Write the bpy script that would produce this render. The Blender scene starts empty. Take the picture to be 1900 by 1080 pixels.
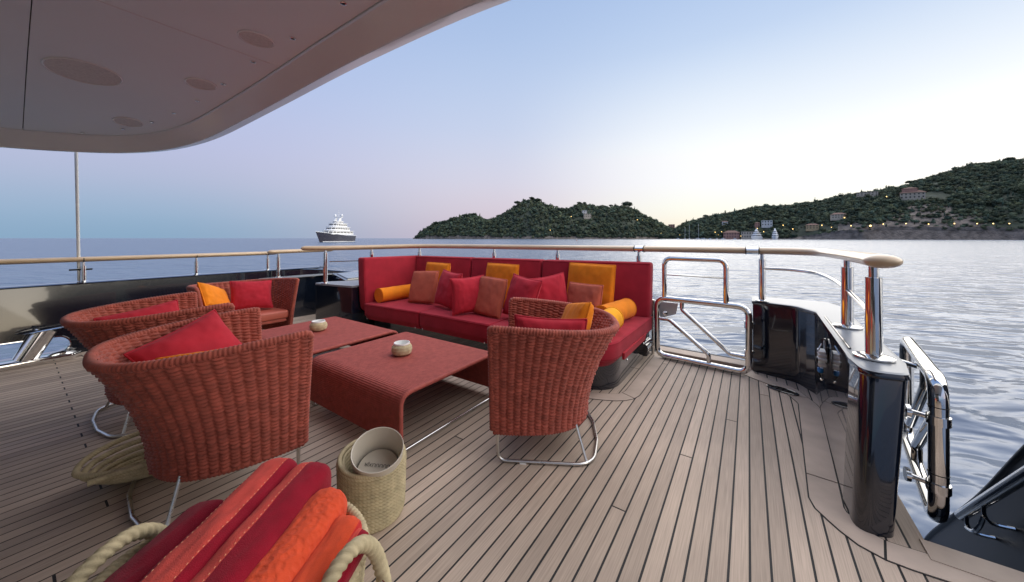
import bpy, bmesh, math, random
import numpy as np
from mathutils import Vector, Matrix, noise

random.seed(7)
rng = np.random.default_rng(11)
R = math.radians
sc = bpy.context.scene
COL = sc.collection

# ------------------------------------------------------------------ camera
EYE = 1.2                                   # metres above the deck
F = 640.0 / 1900.0                          # focal length / sensor width
cam = bpy.data.cameras.new('camera')
cam_o = bpy.data.objects.new('camera', cam)
COL.objects.link(cam_o)
sc.camera = cam_o
cam_o.location = (0, 0, EYE)
cam_o.rotation_euler = (R(90), 0, 0)
cam.sensor_width = 36
cam.lens = 36 * F
cam.shift_y = -98.0 / 1900
cam.clip_start = 0.05
cam.clip_end = 90000

# ------------------------------------------------------------------ world: dusk sky, glow low on the right
SUN_AZ = R(74)                              # clockwise from +Y
SUN_EL = R(1.0)
world = bpy.data.worlds.new('World')
sc.world = world
world.use_nodes = True
nt = world.node_tree
N, L = nt.nodes, nt.links
bg = N['Background']


def s2l(*c):
    return tuple(((x / 255) / 12.92 if x / 255 <= 0.04045 else ((x / 255 + 0.055) / 1.055) ** 2.4) for x in c) + (1,)


tc = N.new('ShaderNodeTexCoord')
sep = N.new('ShaderNodeSeparateXYZ')
L.new(tc.outputs['Generated'], sep.inputs[0])


def wm(op, a, b=None, clamp=False):
    m = N.new('ShaderNodeMath')
    m.operation = op
    m.use_clamp = clamp
    for i, x in enumerate((a, b)):
        if x is None:
            continue
        if isinstance(x, (int, float)):
            m.inputs[i].default_value = x
        else:
            L.new(x, m.inputs[i])
    return m.outputs[0]


def wramp(fac, stops):
    r = N.new('ShaderNodeValToRGB')
    r.color_ramp.interpolation = 'B_SPLINE'
    el = r.color_ramp.elements
    while len(el) < len(stops):
        el.new(0.5)
    for e, (p, c) in zip(el, stops):
        e.position = p
        e.color = c
    L.new(fac, r.inputs[0])
    return r.outputs[0]


def wmix(f, a, b, mode='MIX'):
    m = N.new('ShaderNodeMix')
    m.data_type = 'RGBA'
    m.blend_type = mode
    if isinstance(f, (int, float)):
        m.inputs['Factor'].default_value = f
    else:
        L.new(f, m.inputs['Factor'])
    for k, x in ((6, a), (7, b)):
        if isinstance(x, tuple):
            m.inputs[k].default_value = x
        else:
            L.new(x, m.inputs[k])
    return m.outputs[2]


elev = wm('MAXIMUM', sep.outputs['Z'], 0.0)
hl = wm('SQRT', wm('ADD', wm('MULTIPLY', sep.outputs['X'], sep.outputs['X']),
                   wm('MULTIPLY', sep.outputs['Y'], sep.outputs['Y'])))
hl = wm('MAXIMUM', hl, 1e-4)
ca = wm('DIVIDE', wm('ADD', wm('MULTIPLY', sep.outputs['X'], math.sin(SUN_AZ)),
                     wm('MULTIPLY', sep.outputs['Y'], math.cos(SUN_AZ))), hl)      # cos of azimuth from the sun
# elevation ramps: away from the sun (earth shadow, pink belt), abeam, towards the sun
anti = wramp(elev, [(0.0, s2l(136, 168, 196)), (0.05, s2l(147, 177, 206)), (0.12, s2l(178, 186, 213)),
                    (0.2, s2l(188, 191, 222)), (0.36, s2l(178, 194, 232)), (0.6, s2l(150, 176, 224)), (1.0, s2l(116, 150, 208))])
mid = wramp(elev, [(0.0, s2l(204, 187, 203)), (0.07, s2l(216, 202, 214)), (0.16, s2l(216, 213, 228)),
                   (0.3, s2l(200, 212, 236)), (0.5, s2l(177, 199, 233)), (0.75, s2l(142, 171, 218)), (1.0, s2l(116, 150, 208))])
sunw = wramp(elev, [(0.0, s2l(255, 238, 206)), (0.06, (1.02, 0.98, 0.86, 1)), (0.16, (1.08, 1.08, 1.05, 1)),
                    (0.28, s2l(245, 250, 254)), (0.45, s2l(192, 213, 242)), (0.75, s2l(142, 171, 220)), (1.0, s2l(116, 150, 208))])
f1 = wm('SMOOTH_MIN', wm('MAXIMUM', wm('DIVIDE', wm('ADD', ca, 0.55), 0.85), 0.0), 1.0)
f2 = wm('MINIMUM', wm('MAXIMUM', wm('DIVIDE', wm('SUBTRACT', ca, 0.22), 0.55), 0.0), 1.0)


def smooth(x):
    return wm('MULTIPLY', wm('MULTIPLY', x, x), wm('SUBTRACT', 3.0, wm('MULTIPLY', x, 2.0)))


f1 = smooth(wm('MINIMUM', f1, 1.0))
f2 = smooth(f2)
dusk = wmix(f2, wmix(f1, anti, mid), sunw)
# the afterglow itself, brightest just over the place where the sun went down
low = wm('POWER', wm('MAXIMUM', wm('SUBTRACT', 1.0, wm('MULTIPLY', elev, 1.35)), 0.0), 7.0)
cg = wm('DIVIDE', wm('ADD', wm('MULTIPLY', sep.outputs['X'], math.sin(R(102))),
                     wm('MULTIPLY', sep.outputs['Y'], math.cos(R(102)))), hl)
near = wm('POWER', wm('MAXIMUM', cg, 0.0), 5.0)
glow = wm('MULTIPLY', low, near)
glow_c = wmix(glow, (0, 0, 0, 1), (6.0, 4.9, 3.4, 1))
sky = N.new('ShaderNodeTexSky')
sky.sky_type = 'NISHITA'
sky.sun_disc = False
sky.sun_elevation = SUN_EL
sky.sun_rotation = SUN_AZ
sky.ozone_density = 3.0
nish = wmix(1.0, sky.outputs[0], (0.03, 0.03, 0.03, 1), 'MULTIPLY')
tot = wmix(1.0, wmix(1.0, dusk, glow_c, 'ADD'), nish, 'ADD')
L.new(tot, bg.inputs[0])
bg.inputs[1].default_value = 1.0

sun = bpy.data.lights.new('sun', 'SUN')
sun.energy = 4.4
sun.angle = R(115)
sun.color = (1.0, 0.93, 0.84)
sun_o = bpy.data.objects.new('sun', sun)
COL.objects.link(sun_o)
sd = Vector((math.sin(SUN_AZ) * math.cos(R(38)), math.cos(SUN_AZ) * math.cos(R(38)), math.sin(R(38))))
sun_o.rotation_euler = sd.to_track_quat('Z', 'Y').to_euler()

sc.view_settings.view_transform = 'Standard'
sc.view_settings.look = 'None'
sc.view_settings.exposure = 0.0
sc.view_settings.gamma = 1.0
sc.view_settings.use_curve_mapping = False
sc.cycles.use_denoising = True
sc.cycles.max_bounces = 8
sc.cycles.caustics_reflective = False
sc.cycles.caustics_refractive = False

# ------------------------------------------------------------------ frames
A = R(34.45)                                # the deck planks run this far to the right of the view axis
SA, CA = math.sin(A), math.cos(A)
P_ROT = math.pi / 2 - A                     # z rotation that turns local +x to the aft direction
Q_ROT = -A                                  # ... to starboard
WATER = -2.2


def W(q, p, z=0.0):                         # yacht frame: q to starboard, p aft
    return Vector((CA * q + SA * p, -SA * q + CA * p, z))


def qp(v):
    return (CA * v.x - SA * v.y, SA * v.x + CA * v.y)


def far(u, Y, z):                           # bearing u at distance Y
    return Vector(((u - 950) / 640 * Y, Y, z))


# ------------------------------------------------------------------ helpers
MATRIX = {}


def tag(o, label=None, cat=None, group=None, kind=None):
    if label: o['label'] = label
    if cat: o['category'] = cat
    if group: o['group'] = group
    if kind: o['kind'] = kind
    return o


def thing(name, label, cat, loc=(0, 0, 0), rz=0.0, group=None, kind=None):
    o = bpy.data.objects.new(name, None)
    o.empty_display_size = 0.1
    COL.objects.link(o)
    o.location = loc
    o.rotation_euler = (0, 0, rz)
    MATRIX[o] = Matrix.Translation(Vector(loc)) @ Matrix.Rotation(rz, 4, 'Z')
    return tag(o, label, cat, group, kind)


def root_of(o):
    while o.parent:
        o = o.parent
    return o


def obj(name, me, parent=None):
    o = bpy.data.objects.new(name, me)
    COL.objects.link(o)
    if parent is not None:
        o.parent = parent
    return o


def copy_tree(o, parent=None):
    c = o.copy()
    COL.objects.link(c)
    c.parent = parent
    for ch in [x for x in bpy.data.objects if x.parent == o and x is not c]:
        copy_tree(ch, c)
    return c


def catmull(pts, n=8, closed=False):
    P = [Vector(p) for p in pts]
    out = []
    m = len(P)
    rng_ = range(m if closed else m - 1)
    for i in rng_:
        if closed:
            a, b, c, d = P[i - 1], P[i], P[(i + 1) % m], P[(i + 2) % m]
        else:
            a, b, c, d = P[max(i - 1, 0)], P[i], P[i + 1], P[min(i + 2, m - 1)]
        for k in range(n):
            t = k / n
            out.append(0.5 * ((2 * b) + (c - a) * t + (2 * a - 5 * b + 4 * c - d) * t * t + (3 * b - a - 3 * c + d) * t ** 3))
    if not closed:
        out.append(P[-1].copy())
    return out


def fillet(pts, r, n=5, closed=False):
    P = [Vector(p) for p in pts]
    out = []
    m = len(P)
    for i in range(m):
        if not closed and i in (0, m - 1):
            out.append(P[i]); continue
        a, b, c = P[i - 1], P[i], P[(i + 1) % m]
        rr = r[i] if isinstance(r, (list, tuple)) else r
        d1, d2 = (a - b), (c - b)
        l1, l2 = d1.length, d2.length
        if rr <= 0 or l1 < 1e-6 or l2 < 1e-6:
            out.append(b); continue
        d1 /= l1; d2 /= l2
        ang = d1.angle(d2)
        if ang > 3.1:
            out.append(b); continue
        t = min(rr / math.tan(ang / 2), l1 * 0.49, l2 * 0.49)
        s, e = b + d1 * t, b + d2 * t
        for k in range(n + 1):
            u = k / n
            out.append(s * (1 - u) ** 2 + b * 2 * u * (1 - u) + e * u * u)
    return out


def resample(P, step, closed=False):
    P = [Vector(p) for p in P]
    if closed:
        P = P + [P[0]]
    ds = [0]
    for a, b in zip(P, P[1:]):
        ds.append(ds[-1] + (b - a).length)
    n = max(2, int(round(ds[-1] / step)) + 1)
    out = []
    j = 0
    for k in range(n):
        s = ds[-1] * k / (n - 1)
        while j < len(ds) - 2 and ds[j + 1] < s:
            j += 1
        t = (s - ds[j]) / max(ds[j + 1] - ds[j], 1e-9)
        out.append(P[j].lerp(P[j + 1], min(max(t, 0), 1)))
    return out[:-1] if closed else out


class MB:
    def __init__(self):
        self.v, self.f, self.uv = [], [], {}

    def add(self, vs, fs):
        b = len(self.v)
        self.v += [Vector(x) for x in vs]
        self.f += [tuple(i + b for i in f) for f in fs]
        return b

    def hexa(self, p):                      # 4 bottom + 4 top corners, both counter-clockwise
        self.add(p, [(3, 2, 1, 0), (4, 5, 6, 7), (0, 1, 5, 4), (1, 2, 6, 5), (2, 3, 7, 6), (3, 0, 4, 7)])
        return self

    def box(self, c, s, M=None):
        x, y, z = (k / 2 for k in s)
        p = [(-x, -y, -z), (x, -y, -z), (x, y, -z), (-x, y, -z), (-x, -y, z), (x, -y, z), (x, y, z), (-x, y, z)]
        c = Vector(c)
        p = [(M @ Vector(k) if M else Vector(k)) + c for k in p]
        return self.hexa(p)

    def prism(self, poly, z0, z1, top=None):
        n = len(poly)
        top = top or poly
        vs = [Vector((p[0], p[1], z0)) for p in poly] + [Vector((p[0], p[1], z1)) for p in top]
        fs = [tuple(range(n - 1, -1, -1)), tuple(range(n, 2 * n))]
        fs += [(i, (i + 1) % n, n + (i + 1) % n, n + i) for i in range(n)]
        self.add(vs, fs)
        return self

    def prism3(self, bot, top):
        n = len(bot)
        fs = [tuple(range(n - 1, -1, -1)), tuple(range(n, 2 * n))]
        fs += [(i, (i + 1) % n, n + (i + 1) % n, n + i) for i in range(n)]
        self.add(list(bot) + list(top), fs)
        return self

    def tube(self, path, r, n=8, closed=False, rf=None, cap=True, flat=None):
        P = [Vector(p) for p in path]
        m = len(P)
        T = []
        for i in range(m):
            if closed:
                t = P[(i + 1) % m] - P[i - 1]
            else:
                t = P[min(i + 1, m - 1)] - P[max(i - 1, 0)]
            T.append(t.normalized() if t.length > 1e-9 else Vector((0, 0, 1)))
        up = Vector((0, 0, 1)) if abs(T[0].z) < 0.9 else Vector((1, 0, 0))
        nrm = (up - T[0] * up.dot(T[0])).normalized()
        vs = []
        s = 0
        for i in range(m):
            if i:
                s += (P[i] - P[i - 1]).length
                ax = T[i - 1].cross(T[i])
                if ax.length > 1e-7:
                    nrm = Matrix.Rotation(T[i - 1].angle(T[i]), 3, ax.normalized()) @ nrm
                nrm = (nrm - T[i] * nrm.dot(T[i])).normalized()
            if flat:
                nrm = Vector((0, 0, 1)) - T[i] * T[i].z
                nrm.normalize()
            b = T[i].cross(nrm)
            for k in range(n):
                a = 2 * math.pi * k / n
                rr = (r[i] if isinstance(r, (list, tuple)) else r) * (rf(s, a) if rf else 1)
                if flat:
                    vs.append(P[i] + nrm * math.cos(a) * rr * flat[1] + b * math.sin(a) * rr * flat[0])
                else:
                    vs.append(P[i] + (nrm * math.cos(a) + b * math.sin(a)) * rr)
        fs = []
        for i in range(m if closed else m - 1):
            j = (i + 1) % m
            for k in range(n):
                l = (k + 1) % n
                fs.append((i * n + k, j * n + k, j * n + l, i * n + l))
        if cap and not closed:
            fs.append(tuple(range(n)))
            fs.append(tuple((m - 1) * n + k for k in range(n - 1, -1, -1)))
        self.add(vs, fs)
        return self

    def lathe(self, prof, n=24, c=(0, 0, 0), M=None, cap=True):
        c = Vector(c)
        vs = []
        for r, z in prof:
            for k in range(n):
                a = 2 * math.pi * k / n
                p = Vector((r * math.cos(a), r * math.sin(a), z))
                vs.append((M @ p if M else p) + c)
        fs = []
        for i in range(len(prof) - 1):
            for k in range(n):
                l = (k + 1) % n
                fs.append((i * n + k, i * n + l, (i + 1) * n + l, (i + 1) * n + k))
        if cap:
            fs.append(tuple(range(n - 1, -1, -1)))
            fs.append(tuple((len(prof) - 1) * n + k for k in range(n)))
        self.add(vs, fs)
        return self

    def grid(self, fn, nu, nv, closeu=False, uv=None, flip=False):
        vs = []
        b = len(self.v)
        for i in range(nu):
            for j in range(nv):
                vs.append(fn(i, j))
                if uv:
                    self.uv[b + i * nv + j] = uv(i, j)
        fs = []
        for i in range(nu if closeu else nu - 1):
            k = (i + 1) % nu
            for j in range(nv - 1):
                q = (i * nv + j, k * nv + j, k * nv + j + 1, i * nv + j + 1)
                fs.append(q[::-1] if flip else q)
        self.add(vs, fs)
        return self

    def mesh(self, name, mat, smooth=38, bevel=0.0, seg=2, M=None):
        me = bpy.data.meshes.new(name)
        v = [tuple(M @ x) for x in self.v] if M else [tuple(x) for x in self.v]
        me.from_pydata(v, [], self.f)
        if bevel > 0:
            bm = bmesh.new()
            bm.from_mesh(me)
            bmesh.ops.recalc_face_normals(bm, faces=bm.faces)
            ed = [e for e in bm.edges if len(e.link_faces) == 2 and e.calc_face_angle(0) > 0.5]
            bmesh.ops.bevel(bm, geom=ed, offset=bevel, segments=seg, profile=0.5, affect='EDGES', clamp_overlap=True)
            bm.to_mesh(me)
            bm.free()
        if self.uv:
            lay = me.uv_layers.new(name='UVMap')
            idx = np.empty(len(me.loops), dtype=np.int32)
            me.loops.foreach_get('vertex_index', idx)
            uvv = np.zeros((len(me.vertices), 2), dtype=np.float32)
            for k, c in self.uv.items():
                uvv[k] = c
            lay.data.foreach_set('uv', uvv[idx].ravel())
        if smooth:
            me.shade_smooth()
            if smooth < 180:
                me.set_sharp_from_angle(angle=R(smooth))
        if mat:
            for m in (mat if isinstance(mat, (list, tuple)) else [mat]):
                me.materials.append(m)
        me.update()
        return me

    def build(self, name, mat, parent=None, smooth=38, bevel=0.0, seg=2, world=True):
        M = None
        if parent is not None and world:
            rt = root_of(parent)
            if rt in MATRIX:
                M = MATRIX[rt].inverted()
        return obj(name, self.mesh(name, mat, smooth, bevel, seg, M), parent)


# ------------------------------------------------------------------ materials
MAT = {}


def mat(name, col, rough=0.5, metal=0.0, coat=0.0, spec=0.5, sheen=0.0, ior=None):
    m = bpy.data.materials.new(name)
    m.use_nodes = True
    b = m.node_tree.nodes['Principled BSDF']
    b.inputs['Base Color'].default_value = tuple(col) + (1,)
    b.inputs['Roughness'].default_value = rough
    b.inputs['Metallic'].default_value = metal
    b.inputs['Coat Weight'].default_value = coat
    b.inputs['Coat Roughness'].default_value = 0.03
    b.inputs['Specular IOR Level'].default_value = spec
    b.inputs['Sheen Weight'].default_value = sheen
    if ior: b.inputs['IOR'].default_value = ior
    MAT[name] = m
    return m


def nd(m, t, **kw):
    n = m.node_tree.nodes.new(t)
    for k, v in kw.items():
        if hasattr(n, k) and k not in ('inputs',):
            setattr(n, k, v)
    return n


def noise_var(m, scale=6.0, amount=0.25, stretch=(1, 1, 1), coords='Object', hue=None, detail=4, obj_random=0.0, bump=0.0, bscale=None, bdist=0.002, rough_var=0.0):
    """colour variation from noise (multiplies the base colour), optional fine bump"""
    t = m.node_tree
    b = t.nodes['Principled BSDF']
    base = tuple(b.inputs['Base Color'].default_value)
    c = nd(m, 'ShaderNodeTexCoord')
    mp = nd(m, 'ShaderNodeMapping')
    mp.inputs['Scale'].default_value = stretch
    t.links.new(c.outputs[coords], mp.inputs[0])
    n = nd(m, 'ShaderNodeTexNoise')
    n.inputs['Scale'].default_value = scale
    n.inputs['Detail'].default_value = detail
    t.links.new(mp.outputs[0], n.inputs['Vector'])
    r = nd(m, 'ShaderNodeValToRGB')
    e = r.color_ramp.elements
    lo = tuple(base[k] * (1 - amount) for k in range(3)) + (1,)
    hi = tuple(min(1, (hue[k] if hue else base[k]) * (1 + amount)) for k in range(3)) + (1,)
    e[0].position, e[1].position = 0.3, 0.7
    e[0].color, e[1].color = lo, hi
    t.links.new(n.outputs['Fac'], r.inputs[0])
    out = r.outputs[0]
    if obj_random:
        oi = nd(m, 'ShaderNodeObjectInfo')
        mr = nd(m, 'ShaderNodeMapRange')
        mr.inputs['To Min'].default_value = 1 - obj_random
        mr.inputs['To Max'].default_value = 1 + obj_random
        t.links.new(oi.outputs['Random'], mr.inputs[0])
        mx = nd(m, 'ShaderNodeMix', data_type='RGBA', blend_type='MULTIPLY')
        mx.inputs['Factor'].default_value = 1
        t.links.new(out, mx.inputs[6])
        t.links.new(mr.outputs[0], mx.inputs[7])
        out = mx.outputs[2]
    t.links.new(out, b.inputs['Base Color'])
    if bump:
        n2 = nd(m, 'ShaderNodeTexNoise')
        n2.inputs['Scale'].default_value = bscale or scale * 10
        n2.inputs['Detail'].default_value = 3
        t.links.new(mp.outputs[0], n2.inputs['Vector'])
        bp = nd(m, 'ShaderNodeBump')
        bp.inputs['Strength'].default_value = bump
        bp.inputs['Distance'].default_value = bdist
        t.links.new(n2.outputs['Fac'], bp.inputs['Height'])
        t.links.new(bp.outputs[0], b.inputs['Normal'])
    if rough_var:
        mr = nd(m, 'ShaderNodeMapRange')
        rr = b.inputs['Roughness'].default_value
        mr.inputs['To Min'].default_value = rr - rough_var
        mr.inputs['To Max'].default_value = rr + rough_var
        t.links.new(n.outputs['Fac'], mr.inputs[0])
        t.links.new(mr.outputs[0], b.inputs['Roughness'])
    return m


# teak: grain stretched along the plank (mapping turned to the plank direction)
teak = mat('teak', (0.465, 0.364, 0.282), 0.62, spec=0.35)
noise_var(teak, 1.6, 0.13, coords='Object', obj_random=0.19)
t = teak.node_tree
tb = t.nodes['Principled BSDF']
c_ = nd(teak, 'ShaderNodeTexCoord')
m1 = nd(teak, 'ShaderNodeMapping')
m1.inputs['Rotation'].default_value = (0, 0, A)
m2 = nd(teak, 'ShaderNodeMapping')
m2.inputs['Scale'].default_value = (240, 5, 1)
t.links.new(c_.outputs['Object'], m1.inputs[0])
t.links.new(m1.outputs[0], m2.inputs[0])
n_ = nd(teak, 'ShaderNodeTexNoise')
n_.inputs['Scale'].default_value = 1.0
n_.inputs['Detail'].default_value = 5
t.links.new(m2.outputs[0], n_.inputs['Vector'])
mr_ = nd(teak, 'ShaderNodeMapRange')
mr_.inputs['From Min'].default_value = 0.3
mr_.inputs['From Max'].default_value = 0.7
mr_.inputs['To Min'].default_value = 0.82
mr_.inputs['To Max'].default_value = 1.12
t.links.new(n_.outputs['Fac'], mr_.inputs[0])
mx_ = nd(teak, 'ShaderNodeMix', data_type='RGBA', blend_type='MULTIPLY')
mx_.inputs['Factor'].default_value = 1
old = tb.inputs['Base Color'].links[0].from_socket
t.links.new(old, mx_.inputs[6])
t.links.new(mr_.outputs[0], mx_.inputs[7])
t.links.new(mx_.outputs[2], tb.inputs['Base Color'])
bp_ = nd(teak, 'ShaderNodeBump')
bp_.inputs['Strength'].default_value = 0.25
bp_.inputs['Distance'].default_value = 0.001
t.links.new(n_.outputs['Fac'], bp_.inputs['Height'])
t.links.new(bp_.outputs[0], tb.inputs['Normal'])

noise_var(mat('teak_margin', (0.49, 0.385, 0.305), 0.6, spec=0.35), 5, 0.14, coords='Object', obj_random=0.06, bump=0.2, bscale=120, bdist=0.001)
noise_var(mat('caulk', (0.012, 0.011, 0.011), 0.7), 9, 0.2)
noise_var(mat('handrail_teak', (0.56, 0.40, 0.24), 0.32, coat=0.35), 7, 0.10, stretch=(1, 1, 4), rough_var=0.06)
noise_var(mat('navy', (0.0055, 0.009, 0.018), 0.12, coat=1.0), 1.2, 0.2, rough_var=0.02)
noise_var(mat('navy_satin', (0.006, 0.011, 0.022), 0.42), 1.5, 0.2)
noise_var(mat('black_gloss', (0.008, 0.008, 0.009), 0.12, coat=1.0), 2, 0.2)
noise_var(mat('steel', (0.78, 0.77, 0.75), 0.07, metal=1.0), 8, 0.04, rough_var=0.03)
noise_var(mat('brushed', (0.62, 0.61, 0.58), 0.28, metal=1.0), 14, 0.06, rough_var=0.06)
noise_var(mat('white_paint', (0.86, 0.87, 0.82), 0.22, coat=0.4), 1.1, 0.03, rough_var=0.03)
noise_var(mat('panel_white', (0.80, 0.86, 0.85), 0.42, coat=0.0), 0.9, 0.03, rough_var=0.04)
noise_var(mat('cap_white', (0.23, 0.245, 0.265), 0.30, coat=0.0), 1.0, 0.04)
mat('dark', (0.01, 0.01, 0.01), 0.6)
noise_var(mat('grille', (0.66, 0.66, 0.62), 0.6), 60, 0.10)


def fabric(name, col, amount=0.12, sheen=0.06, scale=420, bump=0.35, rough=0.92):
    m = mat(name, col, rough, spec=0.2, sheen=sheen)
    m.node_tree.nodes['Principled BSDF'].inputs['Sheen Roughness'].default_value = 0.5
    noise_var(m, 9, amount, bump=bump, bscale=scale, bdist=0.0015)
    return m


fabric('sofa_red', (0.335, 0.019, 0.033))
fabric('cushion_red', (0.43, 0.021, 0.036))
fabric('orange', (0.78, 0.225, 0.012))
fabric('yellow', (0.86, 0.36, 0.012))
fabric('salmon', (0.45, 0.105, 0.062))
fabric('crimson', (0.30, 0.006, 0.022), scale=300, bump=0.6)
fabric('towel_coral', (0.70, 0.075, 0.055), scale=300, bump=0.6)
fabric('towel_orange', (0.78, 0.10, 0.035), scale=300, bump=0.6)
noise_var(mat('seat_leather', (0.44, 0.10, 0.062), 0.5), 6, 0.08, bump=0.2, bscale=140, bdist=0.001)
noise_var(mat('rope_red', (0.325, 0.070, 0.045), 0.72, spec=0.3, sheen=0.15), 22, 0.24, bump=0.6, bscale=420, bdist=0.002)
noise_var(mat('table_weave', (0.36, 0.080, 0.062), 0.7, spec=0.3), 30, 0.16, bump=0.4, bscale=420, bdist=0.0015)
noise_var(mat('rope', (0.50, 0.42, 0.26), 0.85, spec=0.2), 26, 0.18, bump=0.6, bscale=320, bdist=0.002)
noise_var(mat('bucket', (0.55, 0.50, 0.42), 0.4), 7, 0.05)
mat('ceramic', (0.82, 0.82, 0.80), 0.25)
mat('ink', (0.02, 0.02, 0.025), 0.6)
mat('blue_cap', (0.02, 0.20, 0.55), 0.4)
mat('plug_white', (0.75, 0.75, 0.73), 0.45)
mat('glass_dark', (0.012, 0.014, 0.018), 0.05, coat=1.0)
noise_var(mat('rock', (0.225, 0.185, 0.15), 0.95), 0.09, 0.45, detail=8, bump=1.0, bscale=0.35, bdist=3.0)
noise_var(mat('soil', (0.06, 0.07, 0.045), 0.95), 0.05, 0.4)
noise_var(mat('foliage', (0.058, 0.084, 0.064), 0.9, spec=0.15), 0.045, 0.5, hue=(0.098, 0.122, 0.075), detail=6)
noise_var(mat('pine', (0.045, 0.06, 0.04), 0.9, spec=0.15), 0.3, 0.35)
noise_var(mat('bark', (0.10, 0.07, 0.05), 0.9), 0.8, 0.3)
noise_var(mat('wall_cream', (0.52, 0.44, 0.34), 0.9), 0.3, 0.15)
noise_var(mat('wall_pink', (0.46, 0.25, 0.19), 0.9), 0.3, 0.15)
noise_var(mat('wall_ochre', (0.50, 0.36, 0.20), 0.9), 0.3, 0.15)
noise_var(mat('wall_white', (0.62, 0.61, 0.58), 0.9), 0.3, 0.1)
noise_var(mat('roof_tile', (0.20, 0.115, 0.088), 0.9), 0.5, 0.2)
mat('window_dark', (0.02, 0.022, 0.025), 0.15)
noise_var(mat('ship_white', (0.80, 0.80, 0.79), 0.25, coat=0.5), 0.2, 0.04)
noise_var(mat('ship_hull', (0.022, 0.018, 0.034), 0.2, coat=0.8), 0.2, 0.2)
lamp = mat('lamp_glow', (1, 0.6, 0.2), 0.5)
lb = lamp.node_tree.nodes['Principled BSDF']
lb.inputs['Emission Color'].default_value = (1.0, 0.62, 0.2, 1)
lb.inputs['Emission Strength'].default_value = 7.0
lamp2 = mat('lamp_white', (1, 0.85, 0.6), 0.5)
lb = lamp2.node_tree.nodes['Principled BSDF']
lb.inputs['Emission Color'].default_value = (1.0, 0.88, 0.62, 1)
lb.inputs['Emission Strength'].default_value = 7.0

# crowns differ in tone from tree to tree
for mm in ('foliage', 'pine'):
    t = MAT[mm].node_tree
    b_ = t.nodes['Principled BSDF']
    at_ = nd(MAT[mm], 'ShaderNodeAttribute'); at_.attribute_name = 'tone'
    mx = nd(MAT[mm], 'ShaderNodeMix', data_type='RGBA', blend_type='MULTIPLY'); mx.inputs['Factor'].default_value = 1
    t.links.new(b_.inputs['Base Color'].links[0].from_socket, mx.inputs[6]); t.links.new(at_.outputs['Color'], mx.inputs[7])
    if mm == 'foliage': t.links.new(mx.outputs[2], b_.inputs['Base Color'])

# sea
sea_m = mat('sea', (0.10, 0.14, 0.205), 0.24, ior=1.34)
t = sea_m.node_tree
b_ = t.nodes['Principled BSDF']
g_ = nd(sea_m, 'ShaderNodeNewGeometry')
hs = []
for sx, sy, scl, det, rot in ((1.0, 1.6, 0.16, 3, 0.15), (1, 2.0, 0.55, 2, -0.15), (1, 1.6, 2.2, 3, 0.2)):
    mp_ = nd(sea_m, 'ShaderNodeMapping')
    mp_.inputs['Scale'].default_value = (sx, sy, 1)
    mp_.inputs['Rotation'].default_value = (0, 0, rot)
    t.links.new(g_.outputs['Position'], mp_.inputs[0])
    nn = nd(sea_m, 'ShaderNodeTexNoise')
    nn.inputs['Scale'].default_value = scl
    nn.inputs['Detail'].default_value = det
    nn.inputs['Distortion'].default_value = 0.6
    t.links.new(mp_.outputs[0], nn.inputs['Vector'])
    hs.append(nn.outputs['Fac'])
prev = None
for h, dist, st in zip(hs, (1.7, 0.58, 0.04), (0.62, 0.6, 0.3)):
    bp = nd(sea_m, 'ShaderNodeBump')
    bp.inputs['Strength'].default_value = st
    bp.inputs['Distance'].default_value = dist
    t.links.new(h, bp.inputs['Height'])
    if prev: t.links.new(prev, bp.inputs['Normal'])
    prev = bp.outputs[0]
t.links.new(prev, b_.inputs['Normal'])
# ================================================================== SETTING: sea, land
mb = MB()
S = 60000
mb.add([(-S, -S, WATER), (S, -S, WATER), (S, S, WATER), (-S, S, WATER)], [(0, 1, 2, 3)])
tag(mb.build('sea', MAT['sea'], smooth=0), kind='structure')


def interp(x, pts):
    if x <= pts[0][0]: return pts[0][1]
    for (a, b), (c, d) in zip(pts, pts[1:]):
        if x <= c:
            return b + (d - b) * (x - a) / (c - a)
    return pts[-1][1]


def make_hill(name, cols, rows_front=14, cliff=lambda i: (3, 8), tree_h=8, seed=0, back=0.5, rocky=None):
    """cols: list of (shore point x, y ; unit outward direction ; ridge rise, ridge run)"""
    mb = MB()
    nr = rows_front + 5
    H = {}

    def fn(i, j):
        x, y, dx, dy, rise, run = cols[i]
        ch, cw = cliff(i)
        ch = min(ch, rise * 0.6 + 1)
        if j == 0:
            d, h = -3.0, -4.0
        elif j <= 3:
            d = cw * (j - 1) / 2.0
            h = ch * ((j - 1) / 2.0) ** 0.8
        elif j <= rows_front:
            t = (j - 3) / (rows_front - 3)
            d = cw + (run - cw) * t
            h = ch + (rise - ch) * (math.sin(t * math.pi / 2) ** 0.9)
        else:
            t = (j - rows_front) / 5
            d = run + run * back * t * 2
            h = rise * (1 - 0.9 * t * t)
        px, py = x + dx * d, y + dy * d
        if 1 < j:
            k = noise.fractal(Vector((px * 0.018, py * 0.018, seed)), 1.0, 2.0, 4)
            amp = min(1.0, abs(h) / 25) * 5.0
            if j <= 3:
                px += dx * k * 5; py += dy * k * 5
            h += k * amp * (0.4 if j == rows_front else 1)
        H[(i, j)] = Vector((px, py, WATER + max(h, -4)))
        return H[(i, j)]
    mb.grid(fn, len(cols), nr, flip=True)
    o = mb.build(name, [MAT['soil'], MAT['rock']], smooth=180)
    # rock on the sea cliff
    mi = np.zeros(len(o.data.polygons), dtype=np.int32)
    nf = nr - 1
    for i in range(len(cols) - 1):
        mi[i * nf:i * nf + 3] = 1
    if rocky:
        for i in range(len(cols) - 1):
            for j in range(3, rows_front - 1):
                if rocky(H[(i, j)]): mi[i * nf + j] = 1
    o.data.polygons.foreach_set('material_index', mi)
    return o, H, nr


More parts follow.
